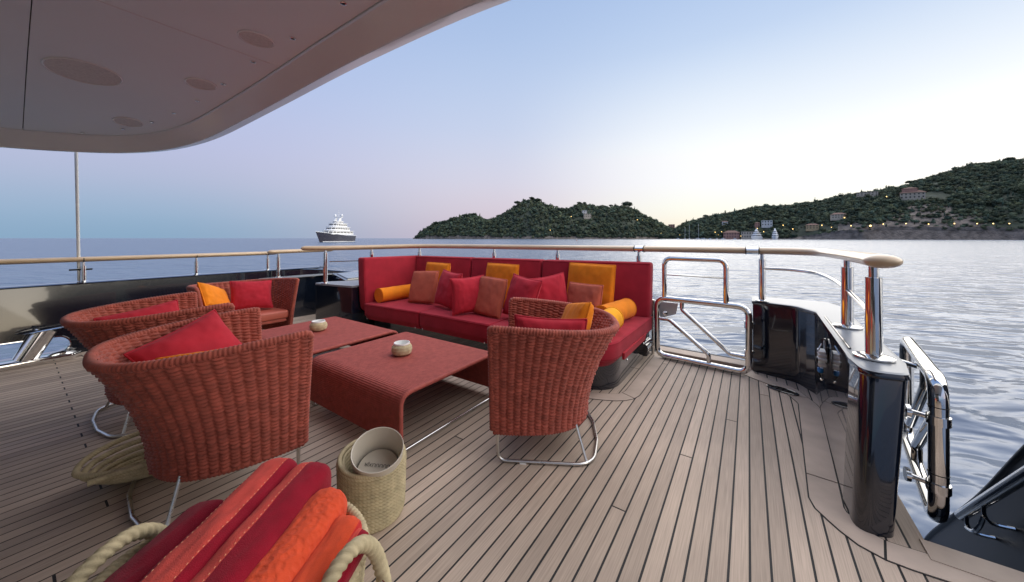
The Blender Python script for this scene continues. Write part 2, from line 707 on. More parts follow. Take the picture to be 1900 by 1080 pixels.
def crown_templates(n=10, quads=46):
    out = []
    for s in range(n):
        vs, fs = [], []
        bm = bmesh.new()
        bmesh.ops.create_icosphere(bm, subdivisions=1, radius=0.72)
        for v in bm.verts:
            v.co *= 1 + random.uniform(-0.22, 0.18)
        bm.verts.ensure_lookup_table()
        vs += [tuple(v.co) for v in bm.verts]
        for f in bm.faces:
            fs.append([v.index for v in f.verts])
        bm.free()
        tri = [f for f in fs]
        for k in range(quads):
            z = random.uniform(-0.5, 1)
            a = random.uniform(0, 2 * math.pi)
            rr = math.sqrt(max(0, 1 - z * z))
            n_ = Vector((rr * math.cos(a), rr * math.sin(a), z))
            c = n_ * random.uniform(0.68, 1.02)
            t1 = n_.orthogonal().normalized()
            t1 = Matrix.Rotation(random.uniform(0, 6.28), 3, n_) @ t1
            t1 = (t1 + n_ * random.uniform(-0.6, 0.6)).normalized()
            t2 = n_.cross(t1).normalized()
            w, h = random.uniform(0.14, 0.30), random.uniform(0.12, 0.24)
            b = len(vs)
            vs += [tuple(c - t1 * w - t2 * h * 0.6), tuple(c + t1 * w * 0.8 - t2 * h), tuple(c + t1 * w * 0.2 + t2 * h)]
            tri.append([b, b + 1, b + 2])
        out.append((np.array(vs, dtype=np.float32), np.array(tri, dtype=np.int32)))
    return out


CROWNS = crown_templates()


def mass(name, pts, label, m):
    """pts: (x, y, z, rx, rz) crowns -> one mesh"""
    V, T, C = [], [], []
    off = 0
    for (x, y, z, rx, rz) in pts:
        g = random.uniform(0.6, 1.32); wv = random.uniform(-0.14, 0.18)
        v, t = CROWNS[random.randrange(len(CROWNS))]
        a = random.uniform(0, 6.28)
        ca_, sa_ = math.cos(a), math.sin(a)
        w = np.empty_like(v)
        w[:, 0] = (v[:, 0] * ca_ - v[:, 1] * sa_) * rx + x
        w[:, 1] = (v[:, 0] * sa_ + v[:, 1] * ca_) * rx + y
        w[:, 2] = v[:, 2] * rz + z
        V.append(w); T.append(t + off)
        C.append(np.tile(np.array([g * (1 + wv), g, g * (1 - wv), 1], dtype=np.float32), (len(v), 1)))
        off += len(v)
    V = np.concatenate(V); T = np.concatenate(T)
    me = bpy.data.meshes.new(name)
    me.vertices.add(len(V)); me.vertices.foreach_set('co', V.ravel())
    me.loops.add(len(T) * 3); me.loops.foreach_set('vertex_index', T.ravel())
    me.polygons.add(len(T))
    me.polygons.foreach_set('loop_start', np.arange(0, len(T) * 3, 3, dtype=np.int32))
    me.update(calc_edges=True)
    ca_t = me.attributes.new('tone', 'FLOAT_COLOR', 'POINT')
    ca_t.data.foreach_set('color', np.concatenate(C).ravel())
    me.materials.append(m)
    return tag(obj(name, me), label, 'woodland', kind='stuff')


CLEAR = []                                   # (x, y, radius) kept free of crowns (houses, bare rock)


def scatter(H, ncol, nr, j0, j1, n, r0, r1, bare=None):
    pts = []
    tries = 0
    while len(pts) < n and tries < n * 6:
        tries += 1
        i = random.random() * (ncol - 1.001)
        j = j0 + random.random() * (j1 - j0)
        ii, jj = int(i), int(j)
        a = H[(ii, jj)].lerp(H[(ii + 1, jj)], i - ii)
        b = H[(ii, jj + 1)].lerp(H[(ii + 1, jj + 1)], i - ii)
        p = a.lerp(b, j - jj)
        if bare and bare(p, i, j):
            continue
        if any((p.x - cx) ** 2 + (p.y - cy) ** 2 < cr * cr for cx, cy, cr in CLEAR):
            continue
        r = random.uniform(r0, r1)
        if random.random() < 0.16: r *= 1.45
        k2 = random.random()
        if k2 < 0.07:                             # cypress
            pts.append((p.x, p.y, p.z + r * 1.1, r * 0.38, r * 1.5))
        elif k2 < 0.16:                           # flat pine crown
            pts.append((p.x, p.y, p.z + r * 1.25, r * 1.15, r * 0.42))
        else:
            pts.append((p.x, p.y, p.z + r * random.uniform(0.15, 1.0), r, r * random.uniform(0.65, 1.2)))
    return pts


def ground_at(H, ncol, nr, u, v):
    """point of the terrain grid seen nearest to bearing u, picture height v (measured off the photograph)"""
    best = None
    for (i, j), p in H.items():
        if j < 1 or j > nr - 5 or p.y < 10: continue
        uu = 950 + 640 * p.x / p.y
        vv = 442 - 640 * (p.z - EYE) / p.y
        d = (uu - u) ** 2 + (vv - v) ** 2
        if best is None or d < best[0]:
            best = (d, p)
    return best[1].copy()


# ---- wooded peninsula ahead
sil_a = [(766, 441.5), (776, 440), (783, 432), (795, 424), (806, 418), (830, 411), (852, 406), (876, 401), (890, 405), (903, 411), (918, 409), (932, 399),
         (948, 390), (962, 382), (975, 375), (987, 371), (1000, 375), (1014, 383), (1030, 388), (1046, 392), (1058, 389), (1066, 385),
         (1078, 381), (1092, 383), (1106, 386), (1124, 388), (1142, 386), (1160, 386), (1176, 391), (1190, 398), (1204, 407),
         (1220, 415), (1236, 422), (1254, 427), (1275, 433), (1300, 438)]
cols_a = []
for k in range(110):
    u = 766 + (1300 - 766) * k / 109
    Y0 = interp(u, [(766, 1500), (860, 1380), (1000, 1250), (1160, 1220), (1300, 1330)])
    yt = interp(u, sil_a) + 0.5
    yt = min(yt, 441)
    Yr = Y0 + 60
    for _ in range(4):
        rise = (442 - yt) / 640 * Yr + EYE - WATER
        Yr = Y0 + 40 + rise * 1.35
    x, y = (u - 950) / 640 * Y0, Y0
    d = Vector((x, y)).normalized()
    run = (Yr - Y0) / d.y
    cols_a.append((x, y, d.x, d.y, rise, run))
hill_a, HA, nra = make_hill('peninsula_hill', cols_a, cliff=lambda i: (16 if 4 < i < 30 else 11 if i < 60 else 9, 9), seed=1)
tag(hill_a, kind='structure')

# ---- long hillside to the right, running on past the edge of the view
sil_b = [(1225, 440), (1250, 430), (1268, 416), (1300, 407), (1340, 400), (1380, 391), (1420, 384), (1450, 385), (1480, 382), (1520, 376),
         (1560, 368), (1600, 362), (1640, 356), (1680, 350), (1700, 342), (1740, 330), (1780, 318), (1820, 311), (1860, 305), (1900, 303)]
cols_b = []
u = 1225.0
while u < 1900:
    Y0 = interp(u, [(1225, 1230), (1300, 1150), (1450, 1000), (1600, 850), (1900, 720)])
    yt = min(interp(u, sil_b) + 1.0, 440.5)
    Yr = Y0 + 80
    for _ in range(5):
        rise = (442 - yt) / 640 * Yr + EYE - WATER
        Yr = Y0 + 50 + rise * 1.5
    x, y = (u - 950) / 640 * Y0, Y0
    d = Vector((x, y)).normalized()
    run = (Yr - Y0) / d.y
    cols_b.append((x, y, d.x, d.y, rise, run))
    u += 6.0
nb_vis = len(cols_b)
x, y, dx, dy, rise, run = cols_b[-1]
az = math.atan2(x, y)
D = math.hypot(x, y)
for k in range(1, 40):                        # beyond the frame the shore sweeps round
    a_ = az + R(1.7) * k
    dd = D * (1 - 0.25 * math.sin(min(k / 39, 1) * math.pi))
    rr = rise * (1 + 0.06 * math.sin(k * 0.35)) * (1 - 0.45 * k / 39)
    cols_b.append((math.sin(a_) * dd, math.cos(a_) * dd, math.sin(a_), math.cos(a_), rr, rr * 1.9 + 50))


def cliff_b(i):
    u = 1225 + 6 * i
    return (interp(u, [(1225, 2), (1450, 3), (1500, 9), (1560, 22), (1640, 30), (1900, 24)]), interp(u, [(1225, 5), (1500, 10), (1640, 12), (1900, 12)]))


def rocky_b(p):
    u = 950 + 640 * p.x / p.y if p.y > 1 else 9999
    v = 442 - 640 * (p.z - EYE) / p.y if p.y > 1 else 0
    return 1480 < u < 1830 and v > 378 + abs(u - 1715) * 0.33 + 10 * noise.noise(p * 0.03)


hill_b, HB, nrb = make_hill('headland_hill', cols_b, cliff=cliff_b, seed=5, rocky=rocky_b)
tag(hill_b, kind='structure')


# ---- houses
def house(label, base, w, d, h, wall, roof='hip', rz=0.0, floors=2, nwin=4, lit=0, group='houses on the hillside', name='house'):
    t = thing(name, label, 'house', base, rz, group)
    MB().box((0, 0, h / 2 - 3), (w, d, h + 6)).build('wall', MAT[wall], t, world=False, smooth=0)
    m = MB()
    o = 0.05 * w
    if roof == 'hip':
        rh = 0.16 * w
        p = [(-w / 2 - o, -d / 2 - o, h), (w / 2 + o, -d / 2 - o, h), (w / 2 + o, d / 2 + o, h), (-w / 2 - o, d / 2 + o, h),
             (-w / 4, 0, h + rh), (w / 4, 0, h + rh)]
        m.add(p, [(0, 1, 5, 4), (1, 2, 5), (2, 3, 4, 5), (3, 0, 4), (3, 2, 1, 0)])
    else:
        m.box((0, 0, h + 0.25), (w + o, d + o, 0.5))
    m.build('roof', MAT['roof_tile'] if roof == 'hip' else MAT[wall], t, world=False, smooth=0)
    fh = h / floors
    for k in range(floors):
        for i in range(nwin):
            x = (i + 0.5) / nwin * w - w / 2
            z = fh * (k + 0.55)
            MB().box((x, -d / 2, z), (w / nwin * 0.36, 0.3, fh * 0.46)).build('window', MAT['window_dark'], t, world=False, smooth=0)
    CLEAR.append((base[0], base[1], max(w, d) * 0.62))
    # keep the view of the house from the sea clear
    v = Vector((-base[0], -base[1])).normalized()
    CLEAR.append((base[0] + v.x * w * 0.5, base[1] + v.y * w * 0.5, w * 0.28))
    return t


def face(p):                                  # turn a house's front to the water
    return math.atan2(p.x, -p.y) if False else -math.atan2(p.x, p.y)


def put_house(H, cols, nr, u, v, wpx, hpx, *a, **k):
    p = ground_at(H, len(cols), nr, u, v)
    s = p.y / 640 * 0.82
    lab, wall = a[0], a[1]
    rz = k.pop('turn', 0.0) + face(p)
    return house(lab, (p.x, p.y, p.z), wpx * s, wpx * s * 0.7, hpx * s, wall, rz=rz, **k)


put_house(HA, cols_a, nra, 1084, 398, 11, 8, 'pale square villa highest among trees on the peninsula', 'wall_white', roof='flat', nwin=3)
put_house(HA, cols_a, nra, 1088, 407, 16, 8, 'low cream house below the pale peninsula villa', 'wall_cream', roof='flat', nwin=4, turn=0.2)
put_house(HA, cols_a, nra, 1248, 426, 13, 11, 'red tower house at the foot of the peninsula by the harbour', 'wall_pink', roof='flat', nwin=3, floors=3)
put_house(HA, cols_a, nra, 1262, 428, 10, 7, 'small cream house beside the red tower house', 'wall_cream', nwin=3)
put_house(HB, cols_b, nrb, 1426, 417, 20, 12, 'pale grey house above the two white motor yachts', 'wall_white', roof='flat', nwin=4)
put_house(HB, cols_b, nrb, 1405, 418, 9, 9, 'small pink house left of the pale grey house', 'wall_pink', nwin=2)
put_house(HB, cols_b, nrb, 1355, 438, 30, 13, 'wide pink waterfront house behind the moored sailing boats', 'wall_pink', nwin=6)
put_house(HB, cols_b, nrb, 1386, 437, 24, 15, 'stone coloured waterfront house next to wide pink one', 'wall_cream', nwin=5, roof='flat')
put_house(HB, cols_b, nrb, 1506, 427, 22, 9, 'lit ochre villa above the shore right of motor yachts', 'wall_ochre', nwin=4)
put_house(HB, cols_b, nrb, 1556, 402, 24, 9, 'cream villa in the trees halfway up the right hillside', 'wall_cream', nwin=5, turn=0.15)
put_house(HB, cols_b, nrb, 1346, 415, 12, 5, 'little white cottage on the slope above the pink waterfront house', 'wall_white', nwin=2)
put_house(HB, cols_b, nrb, 1607, 366, 34, 8, 'long pale house on the ridge left of the tower villa', 'wall_cream', roof='flat', nwin=6)

# tower villa with two red roofs and a white terrace awning
pv = ground_at(HB, len(cols_b), nrb, 1692, 367)
s = pv.y / 640 * 0.86
tv = house('tower villa with two red roofs high on the right hillside', (pv.x, pv.y, pv.z), 36 * s, 22 * s, 13 * s, 'wall_cream', rz=face(pv), floors=2, nwin=6, name='tower_villa')
MB().box((-4 * s, 2 * s, 19 * s), (22 * s, 13 * s, 7 * s)).build('tower', MAT['wall_pink'], tv, world=False, smooth=0)
m = MB()
w, d, h, rh = 25 * s, 16 * s, 22.5 * s, 4 * s
m.add([(-w / 2 - 4 * s, -d / 2 + 2 * s, h), (w / 2 - 4 * s, -d / 2 + 2 * s, h), (w / 2 - 4 * s, d / 2 + 2 * s, h), (-w / 2 - 4 * s, d / 2 + 2 * s, h), (-4 * s, 2 * s, h + rh)],
      [(0, 1, 4), (1, 2, 4), (2, 3, 4), (3, 0, 4), (3, 2, 1, 0)])
m.build('tower_roof', MAT['roof_tile'], tv, world=False, smooth=0)
aw = thing('terrace_awning', 'white terrace awning on posts right of the tower villa', 'awning', (pv.x + 34 * s, pv.y - 8 * s, pv.z), face(pv))
MB().box((0, 0, 5.2 * s), (40 * s, 12 * s, 1.1 * s), Matrix.Rotation(0.04, 3, 'Y')).build('canopy', MAT['wall_white'], aw, world=False, smooth=0)
for k in range(6):
    MB().box(((-17 + 7 * k) * s, -5 * s, 1.5 * s), (0.8 * s, 0.8 * s, 7 * s)).build('post', MAT['wall_white'], aw, world=False, smooth=0)
MB().box((0, 4 * s, 1 * s), (38 * s, 3 * s, 6 * s)).build('wall', MAT['wall_cream'], aw, world=False, smooth=0)
CLEAR.append((pv.x + 34 * s, pv.y - 8 * s, 18 * s))
CLEAR.append((pv.x + 28 * s, pv.y - 26 * s, 16 * s))

# road wall along the right shore
rw = MB()
top = []
for i in range(44, nb_vis, 2):
    p = HB[(i, 3)]
    top.append(p + Vector((-cols_b[i][2] * 2, -cols_b[i][3] * 2, 0)))
for a, b in zip(top, top[1:]):
    d = (b - a).normalized()
    n2 = Vector((d.y, -d.x, 0)) * 1.2
    rw.hexa([a - n2 + Vector((0, 0, -5)), b - n2 + Vector((0, 0, -5)), b + n2 + Vector((0, 0, -5)), a + n2 + Vector((0, 0, -5)),
             a - n2 + Vector((0, 0, 2.2)), b - n2 + Vector((0, 0, 2.2)), b + n2 + Vector((0, 0, 2.2)), a + n2 + Vector((0, 0, 2.2))])
tag(rw.build('road_wall', MAT['rock'], smooth=0), 'grey stone road wall along the top of the right sea cliff', 'wall')


# ---- lit lamps on both shores
def street_lamp(H, cols, nr, u, v, label, size=0.9, m='lamp_glow', lift=5.0):
    p = ground_at(H, len(cols), nr, u, v + 3)
    t = thing('street_lamp', label, 'lamp', (p.x, p.y, p.z), 0, 'lit lamps on the far shore')
    v_ = Vector((-p.x, -p.y, 0)).normalized() * 6
    zt = EYE - (v - 442) * p.y / 640 - p.z
    MB().tube([(v_.x, v_.y, -2), (v_.x, v_.y, zt)], 0.12, 5).build('post', MAT['dark'], t, world=False)
    MB().lathe([(0.05, -size), (size * 0.8, -size * 0.4), (size, 0), (size * 0.8, size * 0.4), (0.05, size)], 8, (v_.x, v_.y, zt)).build('lantern', MAT[m], t, world=False)
    return t


LB = [(1522, 418), (1541, 404), (1555, 404), (1569, 404), (1544, 422), (1579, 419), (1617, 419), (1640, 416), (1680, 415), (1724, 416), (1774, 415),
      (1815, 415), (1846, 415), (1875, 415), (1691, 374), (1646, 365), (1648, 354), (1405, 424), (1420, 430), (1500, 424), (1455, 418), (1376, 438), (1394, 438), (1470, 425), (1327, 431), (1332, 435), (1338, 430), (1343, 434), (1349, 432), (1270, 437), (1258, 436)]
LBL = ['lit lamp beside the ochre villa', 'left of three lamps under the cream hillside villa', 'middle of three lamps under the cream hillside villa',
       'right of three lamps under the cream hillside villa', 'lamp near the shore right of the ochre villa', 'lamp left of the bright pair of shore lamps',
       'brightest shore lamp near start of the road wall', 'lamp just right of the brightest shore lamp', 'first lamp on the bare cliff road',
       'second lamp on the bare cliff road', 'third lamp on the bare cliff road', 'fourth lamp along the cliff road, near the trees', 'fifth lamp along the cliff road, among trees',
       'last lamp along the cliff road at right edge', 'lamp below the tower villa on the hillside', 'lower lamp left of the tower villa', 'upper lamp left of the tower villa at ridge',
       'lamp over the left motor yacht', 'lamp between the two white motor yachts', 'lamp left of the ochre villa', 'lamp above the right motor yacht', 'quay lamp below the pink waterfront house',
       'quay lamp below the stone waterfront house', 'lamp right of the right motor yacht', 'leftmost lamp of the bright harbour cluster', 'second lamp of the bright harbour cluster', 'highest lamp of the bright harbour cluster', 'fourth lamp of the bright harbour cluster', 'rightmost lamp of the bright harbour cluster', 'quay lamp by the leftmost sailing boat', 'quay lamp left of all the sailing boats']
for (u, v), lb_ in zip(LB, LBL):
    street_lamp(HB, cols_b, nrb, u, v, lb_, 2.0 if u == 1617 else 0.95)
LA = [(1043, 403), (1062, 402), (1022, 427), (1094, 401), (1183, 408), (1190, 409), (1228, 433), (1238, 421), (1246, 421)]
LAL = ['lamp on the peninsula left of its pale villa', 'second lamp left of the peninsula villa', 'lamp low on the peninsula above the rocks', 'lamp beside the low peninsula house',
       'left of two lamps on the peninsula right slope', 'right of two lamps on the peninsula right slope', 'lamp by the water near the peninsula right end',
       'lamp left of the red tower house', 'lamp at the foot of the red tower house']
for (u, v), lb_ in zip(LA, LAL):
    street_lamp(HA, cols_a, nra, u, v, lb_, 1.0)

# ---- woods
pa = scatter(HA, len(cols_a), nra, 2.0, 15.0, 5200, 3.2, 7.2, bare=lambda p, i, j: (p.z - WATER) < 6 + 13 * noise.noise(Vector((p.x * .025, p.y * .025, 3))))
mass('woodland', pa, 'dense dark green wood covering the peninsula ahead', MAT['foliage'])


def bare_b(p, i, j):
    u = 950 + 640 * p.x / p.y if p.y > 1 else 9999
    v = 442 - 640 * (p.z - EYE) / p.y if p.y > 1 else 0
    if 1480 < u < 1900 and v > 416: return random.random() < 0.88
    if 1640 < u < 1800 and v > 380 + abs(u - 1715) * 0.35: return random.random() < 0.62
    return (p.z - WATER) < 4


pb = scatter(HB, nb_vis, nrb, 2.6, 15.0, 8600, 2.8, 6.0, bare=bare_b)
HB2 = {(i - nb_vis + 1, j): p for (i, j), p in HB.items() if i >= nb_vis - 1}
pb += scatter(HB2, len(cols_b) - nb_vis + 1, nrb, 3.0, 15.0, 900, 7, 11)
mass('woodland', pb, 'dense dark green wood covering the long right hillside', MAT['foliage'])


def umbrella_pine(H, cols, nr, u, v, crown_px, label, lean=0.0, grp='umbrella pines on the skyline'):
    p = ground_at(H, len(cols), nr, u, v + 9)
    s = p.y / 640
    top = EYE - (v + 2.5 - 442) * s
    hgt = top - p.z
    t = thing('umbrella_pine', label, 'pine tree', (p.x, p.y, p.z), 0, grp)
    path = catmull([(0, 0, -1), (lean * 0.2 * hgt, 0, hgt * 0.4), (lean * hgt * 0.8, 0, hgt * 0.75), (lean * hgt, 0, hgt * 0.97)], 4)
    m = MB()
    m.tube(path, [0.55 * (1 - 0.6 * k / (len(path) - 1)) for k in range(len(path))], 6)
    cr = crown_px * s / 2
    for k in range(4):
        a = k * 1.7 + u
        m.tube([(lean * hgt * 0.8, 0, hgt * 0.72), (lean * hgt + math.cos(a) * cr * 0.6, math.sin(a) * cr * 0.6, hgt * 0.94)], 0.18, 5)
    m.build('trunk', MAT['bark'], t, world=False)
    V, T = [], []
    off = 0
    for k in range(9):
        a = k * 2.4
        rr = cr * 0.68 * math.sqrt(k / 9)
        v_, t_ = CROWNS[k % len(CROWNS)]
        V.append(v_ * np.array([cr * 0.50, cr * 0.50, cr * 0.40], dtype=np.float32) + np.array([lean * hgt + rr * math.cos(a), rr * math.sin(a), hgt - cr * (0.1 + 0.2 * (k / 9))], dtype=np.float32))
        T.append(t_ + off); off += len(v_)
    V = np.concatenate(V); T = np.concatenate(T)
    me = bpy.data.meshes.new('crown')
    me.from_pydata([tuple(x) for x in V], [], [tuple(x) for x in T])
    me.materials.append(MAT['pine'])
    obj('crown', me, t)


for u, v, c, lb_, ln in [(985, 364, 11, 'round pine on the very top of the peninsula', 0), (960, 372, 14, 'slanting pine left of the peninsula top', -0.3),
                         (998, 367, 14, 'flat pine just right of the peninsula top', 0.2), (862, 396, 15, 'tall pine over the low left end of the peninsula', 0),
                         (880, 394, 12, 'open pine at the left shoulder of the peninsula', 0.1), (840, 403, 13, 'pine left of the tall shoulder pine', 0),
                         (812, 410, 13, 'pine near the left tip of the peninsula', -0.1), (826, 408, 14, 'second pine from the left tip of the peninsula', 0.1), (801, 419, 11, 'outermost pine on the left tip of the peninsula', -0.2),
                         (1038, 385, 20, 'flat spreading pine in the saddle of the peninsula', 0.35), (1086, 373, 7, 'slim umbrella pine above the peninsula villa', 0),
                         (1075, 373, 10, 'round pine left of the slim umbrella pine', 0), (1120, 380, 18, 'wide flat pine on the right peninsula crest', -0.2),
                         (1160, 374, 22, 'windswept pine leaning right on the peninsula crest', 0.55), (1132, 378, 9, 'small round pine beside the wide flat crest pine', 0)]:
    umbrella_pine(HA, cols_a, nra, u, v, c, lb_, ln)
for u, v, c, lb_ in [(1311, 397, 10, 'pine on the low left end of the right hillside'), (1688, 334, 13, 'dark pine standing behind the tower villa'), (1652, 346, 11, 'pine on the ridge left of the tower villa'),
                     (1873, 291, 16, 'pine at the highest visible point of right hillside'), (1478, 374, 9, 'pine on the ridge above the motor yachts')]:
    umbrella_pine(HB, cols_b, nrb, u, v, c, lb_)


# ================================================================== boats
def hull_mesh(L_, B_, bow_h, stern_h, draft=1.0, n=18):
    """bow at +x; returns side grid function pieces"""
    def half(x):
        return B_ / 2 * (0.86 + 0.14 * min(1, x * 3)) * (1 - max(0, (x - 0.42) / 0.58) ** 2.3)

    def sheer(x):
        return stern_h + (bow_h - stern_h) * max(0, (x - 0.15) / 0.85) ** 1.5 if x > 0.15 else stern_h
    return half, sheer


def motor_yacht(name, label, loc, rz, L_, B_, hull_m, bow_h, stern_h, tiers, group=None, detail=True):
    t = thing(name, label, 'yacht', loc, rz, group)
    half, sheer = hull_mesh(L_, B_, bow_h, stern_h)
    n, mrow = 20, 6
    m = MB()
    for sgn in (1, -1):
        def fn(i, j):
            x = i / (n - 1)
            k = j / (mrow - 1)
            w = half(x) * (0.72 + 0.28 * k) if x < 0.98 else half(x) * k
            xx = (x - 0.5) * L_ + (k - 1) * L_ * 0.10 * max(0, (x - 0.6) / 0.4)
            return Vector((xx, sgn * w, -0.8 + (sheer(x) + 0.8) * k))
        m.grid(fn, n, mrow, flip=(sgn > 0))
    dk = []
    for i in range(n):
        x = i / (n - 1)
        dk.append(((x - 0.5) * L_, half(x), sheer(x) - 0.05))
    m.add([Vector(p) for p in dk] + [Vector((p[0], -p[1], p[2])) for p in dk], [(i, n + i, n + i + 1, i + 1) for i in range(n - 1)] + [])
    m.add([(-L_ / 2, half(0), stern_h), (-L_ / 2, -half(0), stern_h), (-L_ / 2, -half(0) * .72, -.8), (-L_ / 2, half(0) * .72, -.8)], [(0, 1, 2, 3)])
    hull = m.build('hull', MAT[hull_m], t, world=False, smooth=50)
    if detail:
        m = MB()
        for sgn in (1, -1):
            def fn2(i, j):
                x = i / (n - 1) * 0.93
                k = 0.10 + 0.10 * j
                zz = -0.8 + (sheer(x) + 0.8) * k
                w = half(x) * (0.72 + 0.28 * k) + 0.06
                xx = (x - 0.5) * L_ + (k - 1) * L_ * 0.10 * max(0, (x - 0.6) / 0.4)
                return Vector((xx, sgn * w, 0.05 + 0.75 * j))
            m.grid(fn2, n, 2, flip=(sgn > 0))
        m.build('boot_stripe', MAT['ship_white'], hull, world=False)
        m = MB()
        for sgn in (1, -1):
            pts = [((i / 30 - 0.5) * L_, sgn * (half(i / 30) + 0.05), sheer(i / 30) + 0.35) for i in range(31)]
            m.tube(pts, 0.32, 6)
        m.build('bulwark_rail', MAT['ship_white'], hull, world=False)
    z = None
    for k, (x0, x1, w, z0, h, rake) in enumerate(tiers):
        x0, x1 = x0 * L_, x1 * L_
        hw = w * B_ / 2
        bot = [(x0, -hw), (x1 - hw * 0.5, -hw), (x1, -hw * 0.45), (x1, hw * 0.45), (x1 - hw * 0.5, hw), (x0, hw)]
        topp = [(x0 + 0.2 * h, -hw * 0.94), (x1 - hw * 0.5 - rake * h, -hw * 0.94), (x1 - rake * h, -hw * 0.42), (x1 - rake * h, hw * 0.42), (x1 - hw * 0.5 - rake * h, hw * 0.94), (x0 + 0.2 * h, hw * 0.94)]
        MB().prism(bot, z0, z0 + h, topp).build('deckhouse', MAT['ship_white'], t, world=False, smooth=0)
        # window band, built proud as dark glass panes
        gl = MB()
        def P(u_, side, zz):
            f = zz / h
            if side == 0:
                a = Vector((bot[2][0] + (topp[2][0] - bot[2][0]) * f, (bot[2][1] + (topp[2][1] - bot[2][1]) * f) * (1 - 2 * u_), z0 + zz))
                return a + Vector((0.07, 0, 0))
        nw = 4 if detail else 2
        for i in range(nw):
            u0, u1 = (i + 0.08) / nw, (i + 0.92) / nw
            MB().add if False else None
            g = MB()
            g.add([P(u0, 0, h * .38), P(u1, 0, h * .38), P(u1, 0, h * .74), P(u0, 0, h * .74)], [(0, 1, 2, 3)])
            g.build('window', MAT['window_dark'], t, world=False, smooth=0)
        ns = 6 if detail else 3
        for sgn in (-1, 1):
            for i in range(-1, ns):
                if i == -1:
                    a0, a1 = Vector((bot[2][0], sgn * hw * .45, z0)), Vector((bot[1][0], sgn * hw, z0))
                    b0, b1 = Vector((topp[2][0], sgn * hw * .42, z0 + h)), Vector((topp[1][0], sgn * hw * .94, z0 + h))
                    u0, u1 = 0.1, 0.9
                else:
                    a0, a1 = Vector((bot[1][0], sgn * hw, z0)), Vector((bot[0][0], sgn * hw, z0))
                    b0, b1 = Vector((topp[1][0], sgn * hw * .94, z0 + h)), Vector((topp[0][0], sgn * hw * .94, z0 + h))
                    u0, u1 = (i + .1) / ns, (i + .9) / ns
                def Q(u_, f):
                    q_ = a0.lerp(a1, u_).lerp(b0.lerp(b1, u_), f)
                    return q_ + Vector((0.05, sgn * 0.08, 0))
                g = MB()
                g.add([Q(u0, .38), Q(u1, .38), Q(u1, .74), Q(u0, .74)], [(0, 1, 2, 3)])
                g.build('window', MAT['window_dark'], t, world=False, smooth=0)
        # overhanging deck edge above
        MB().prism([(p[0] * 1.0 + (0.5 if p[0] > 0 else -1.2), p[1] * 1.12) for p in topp], z0 + h, z0 + h + 0.35).build('deck_edge', MAT['ship_white'], t, world=False, smooth=0)
        z = z0 + h + 0.35
    return t, z


cx, cy = far(622, 312, 0).x, 312
sy, zt = motor_yacht('motor_yacht', 'large white superstructure motor yacht with dark hull at anchor on the left', (cx, cy, WATER), R(-95), 54, 10.5, 'ship_hull', 8.6, 5.6,
                     [(-0.40, 0.26, 0.95, 6.8, 3.2, 0.35), (-0.30, 0.18, 0.86, 10.3, 3.1, 0.4), (-0.24, 0.12, 0.76, 13.7, 3.1, 0.45), (-0.16, 0.03, 0.50, 17.0, 1.7, 0.5)])
m = MB()
for s_ in (-1, 1):
    m.hexa([(-5, s_ * 2.6, 18.6), (-1, s_ * 2.6, 18.6), (-1, s_ * 1.8, 18.6), (-5, s_ * 1.8, 18.6), (-6, s_ * 2.2, 22.5), (-4.2, s_ * 2.2, 22.5), (-4.2, s_ * 1.4, 22.5), (-6, s_ * 1.4, 22.5)])
m.box((-5, 0, 22.8), (2.4, 7.2, 0.7))
m.build('mast_arch', MAT['ship_white'], sy, world=False, smooth=0)
for s_ in (-1, 1):
    MB().lathe([(0.1, -1.2), (1.0, -0.9), (1.25, 0), (0.95, 0.9), (0.1, 1.3)], 14, (-5, s_ * 3.2, 24.2)).build('radar_dome', MAT['ship_white'], sy, world=False)
MB().tube([(-5, 0, 22.8), (-5.2, 0, 29.5)], 0.14, 6).tube([(-5.1, -1.4, 26.4), (-5.1, 1.4, 26.4)], 0.10, 6).tube([(-5, 1.2, 23), (-5, 1.2, 27.2)], 0.07, 5).build('aerial_mast', MAT['ship_white'], sy, world=False)
MB().tube([(16, 0, 7.4), (16, 0, 11.5)], 0.12, 6).build('jackstaff', MAT['ship_white'], sy, world=False)

for u, Y, L_, lb_, rz in [(1402, 930, 34, 'left of two white motor yachts moored by the harbour', R(-145)), (1438, 915, 32, 'right of two white motor yachts moored by the harbour', R(-125))]:
    b, z = motor_yacht('motor_yacht', lb_, (far(u, Y, 0).x, Y, WATER), rz, L_, 8.5, 'ship_white', 5.2, 4.0,
                       [(-0.38, 0.22, 0.9, 4.2, 3.0, .5), (-0.3, 0.12, 0.75, 7.5, 2.8, .6), (-0.2, 0.02, 0.5, 10.6, 2.2, .6)], 'motor yachts in the harbour', False)
    b.scale = (1.75, 1.75, 1.75)
    MB().hexa([(-4, -1.5, 13), (0, -1.5, 13), (0, 1.5, 13), (-4, 1.5, 13), (-4.5, -.5, 17), (-3.5, -.5, 17), (-3.5, .5, 17), (-4.5, .5, 17)]).build('mast', MAT['ship_white'], b, world=False, smooth=0)


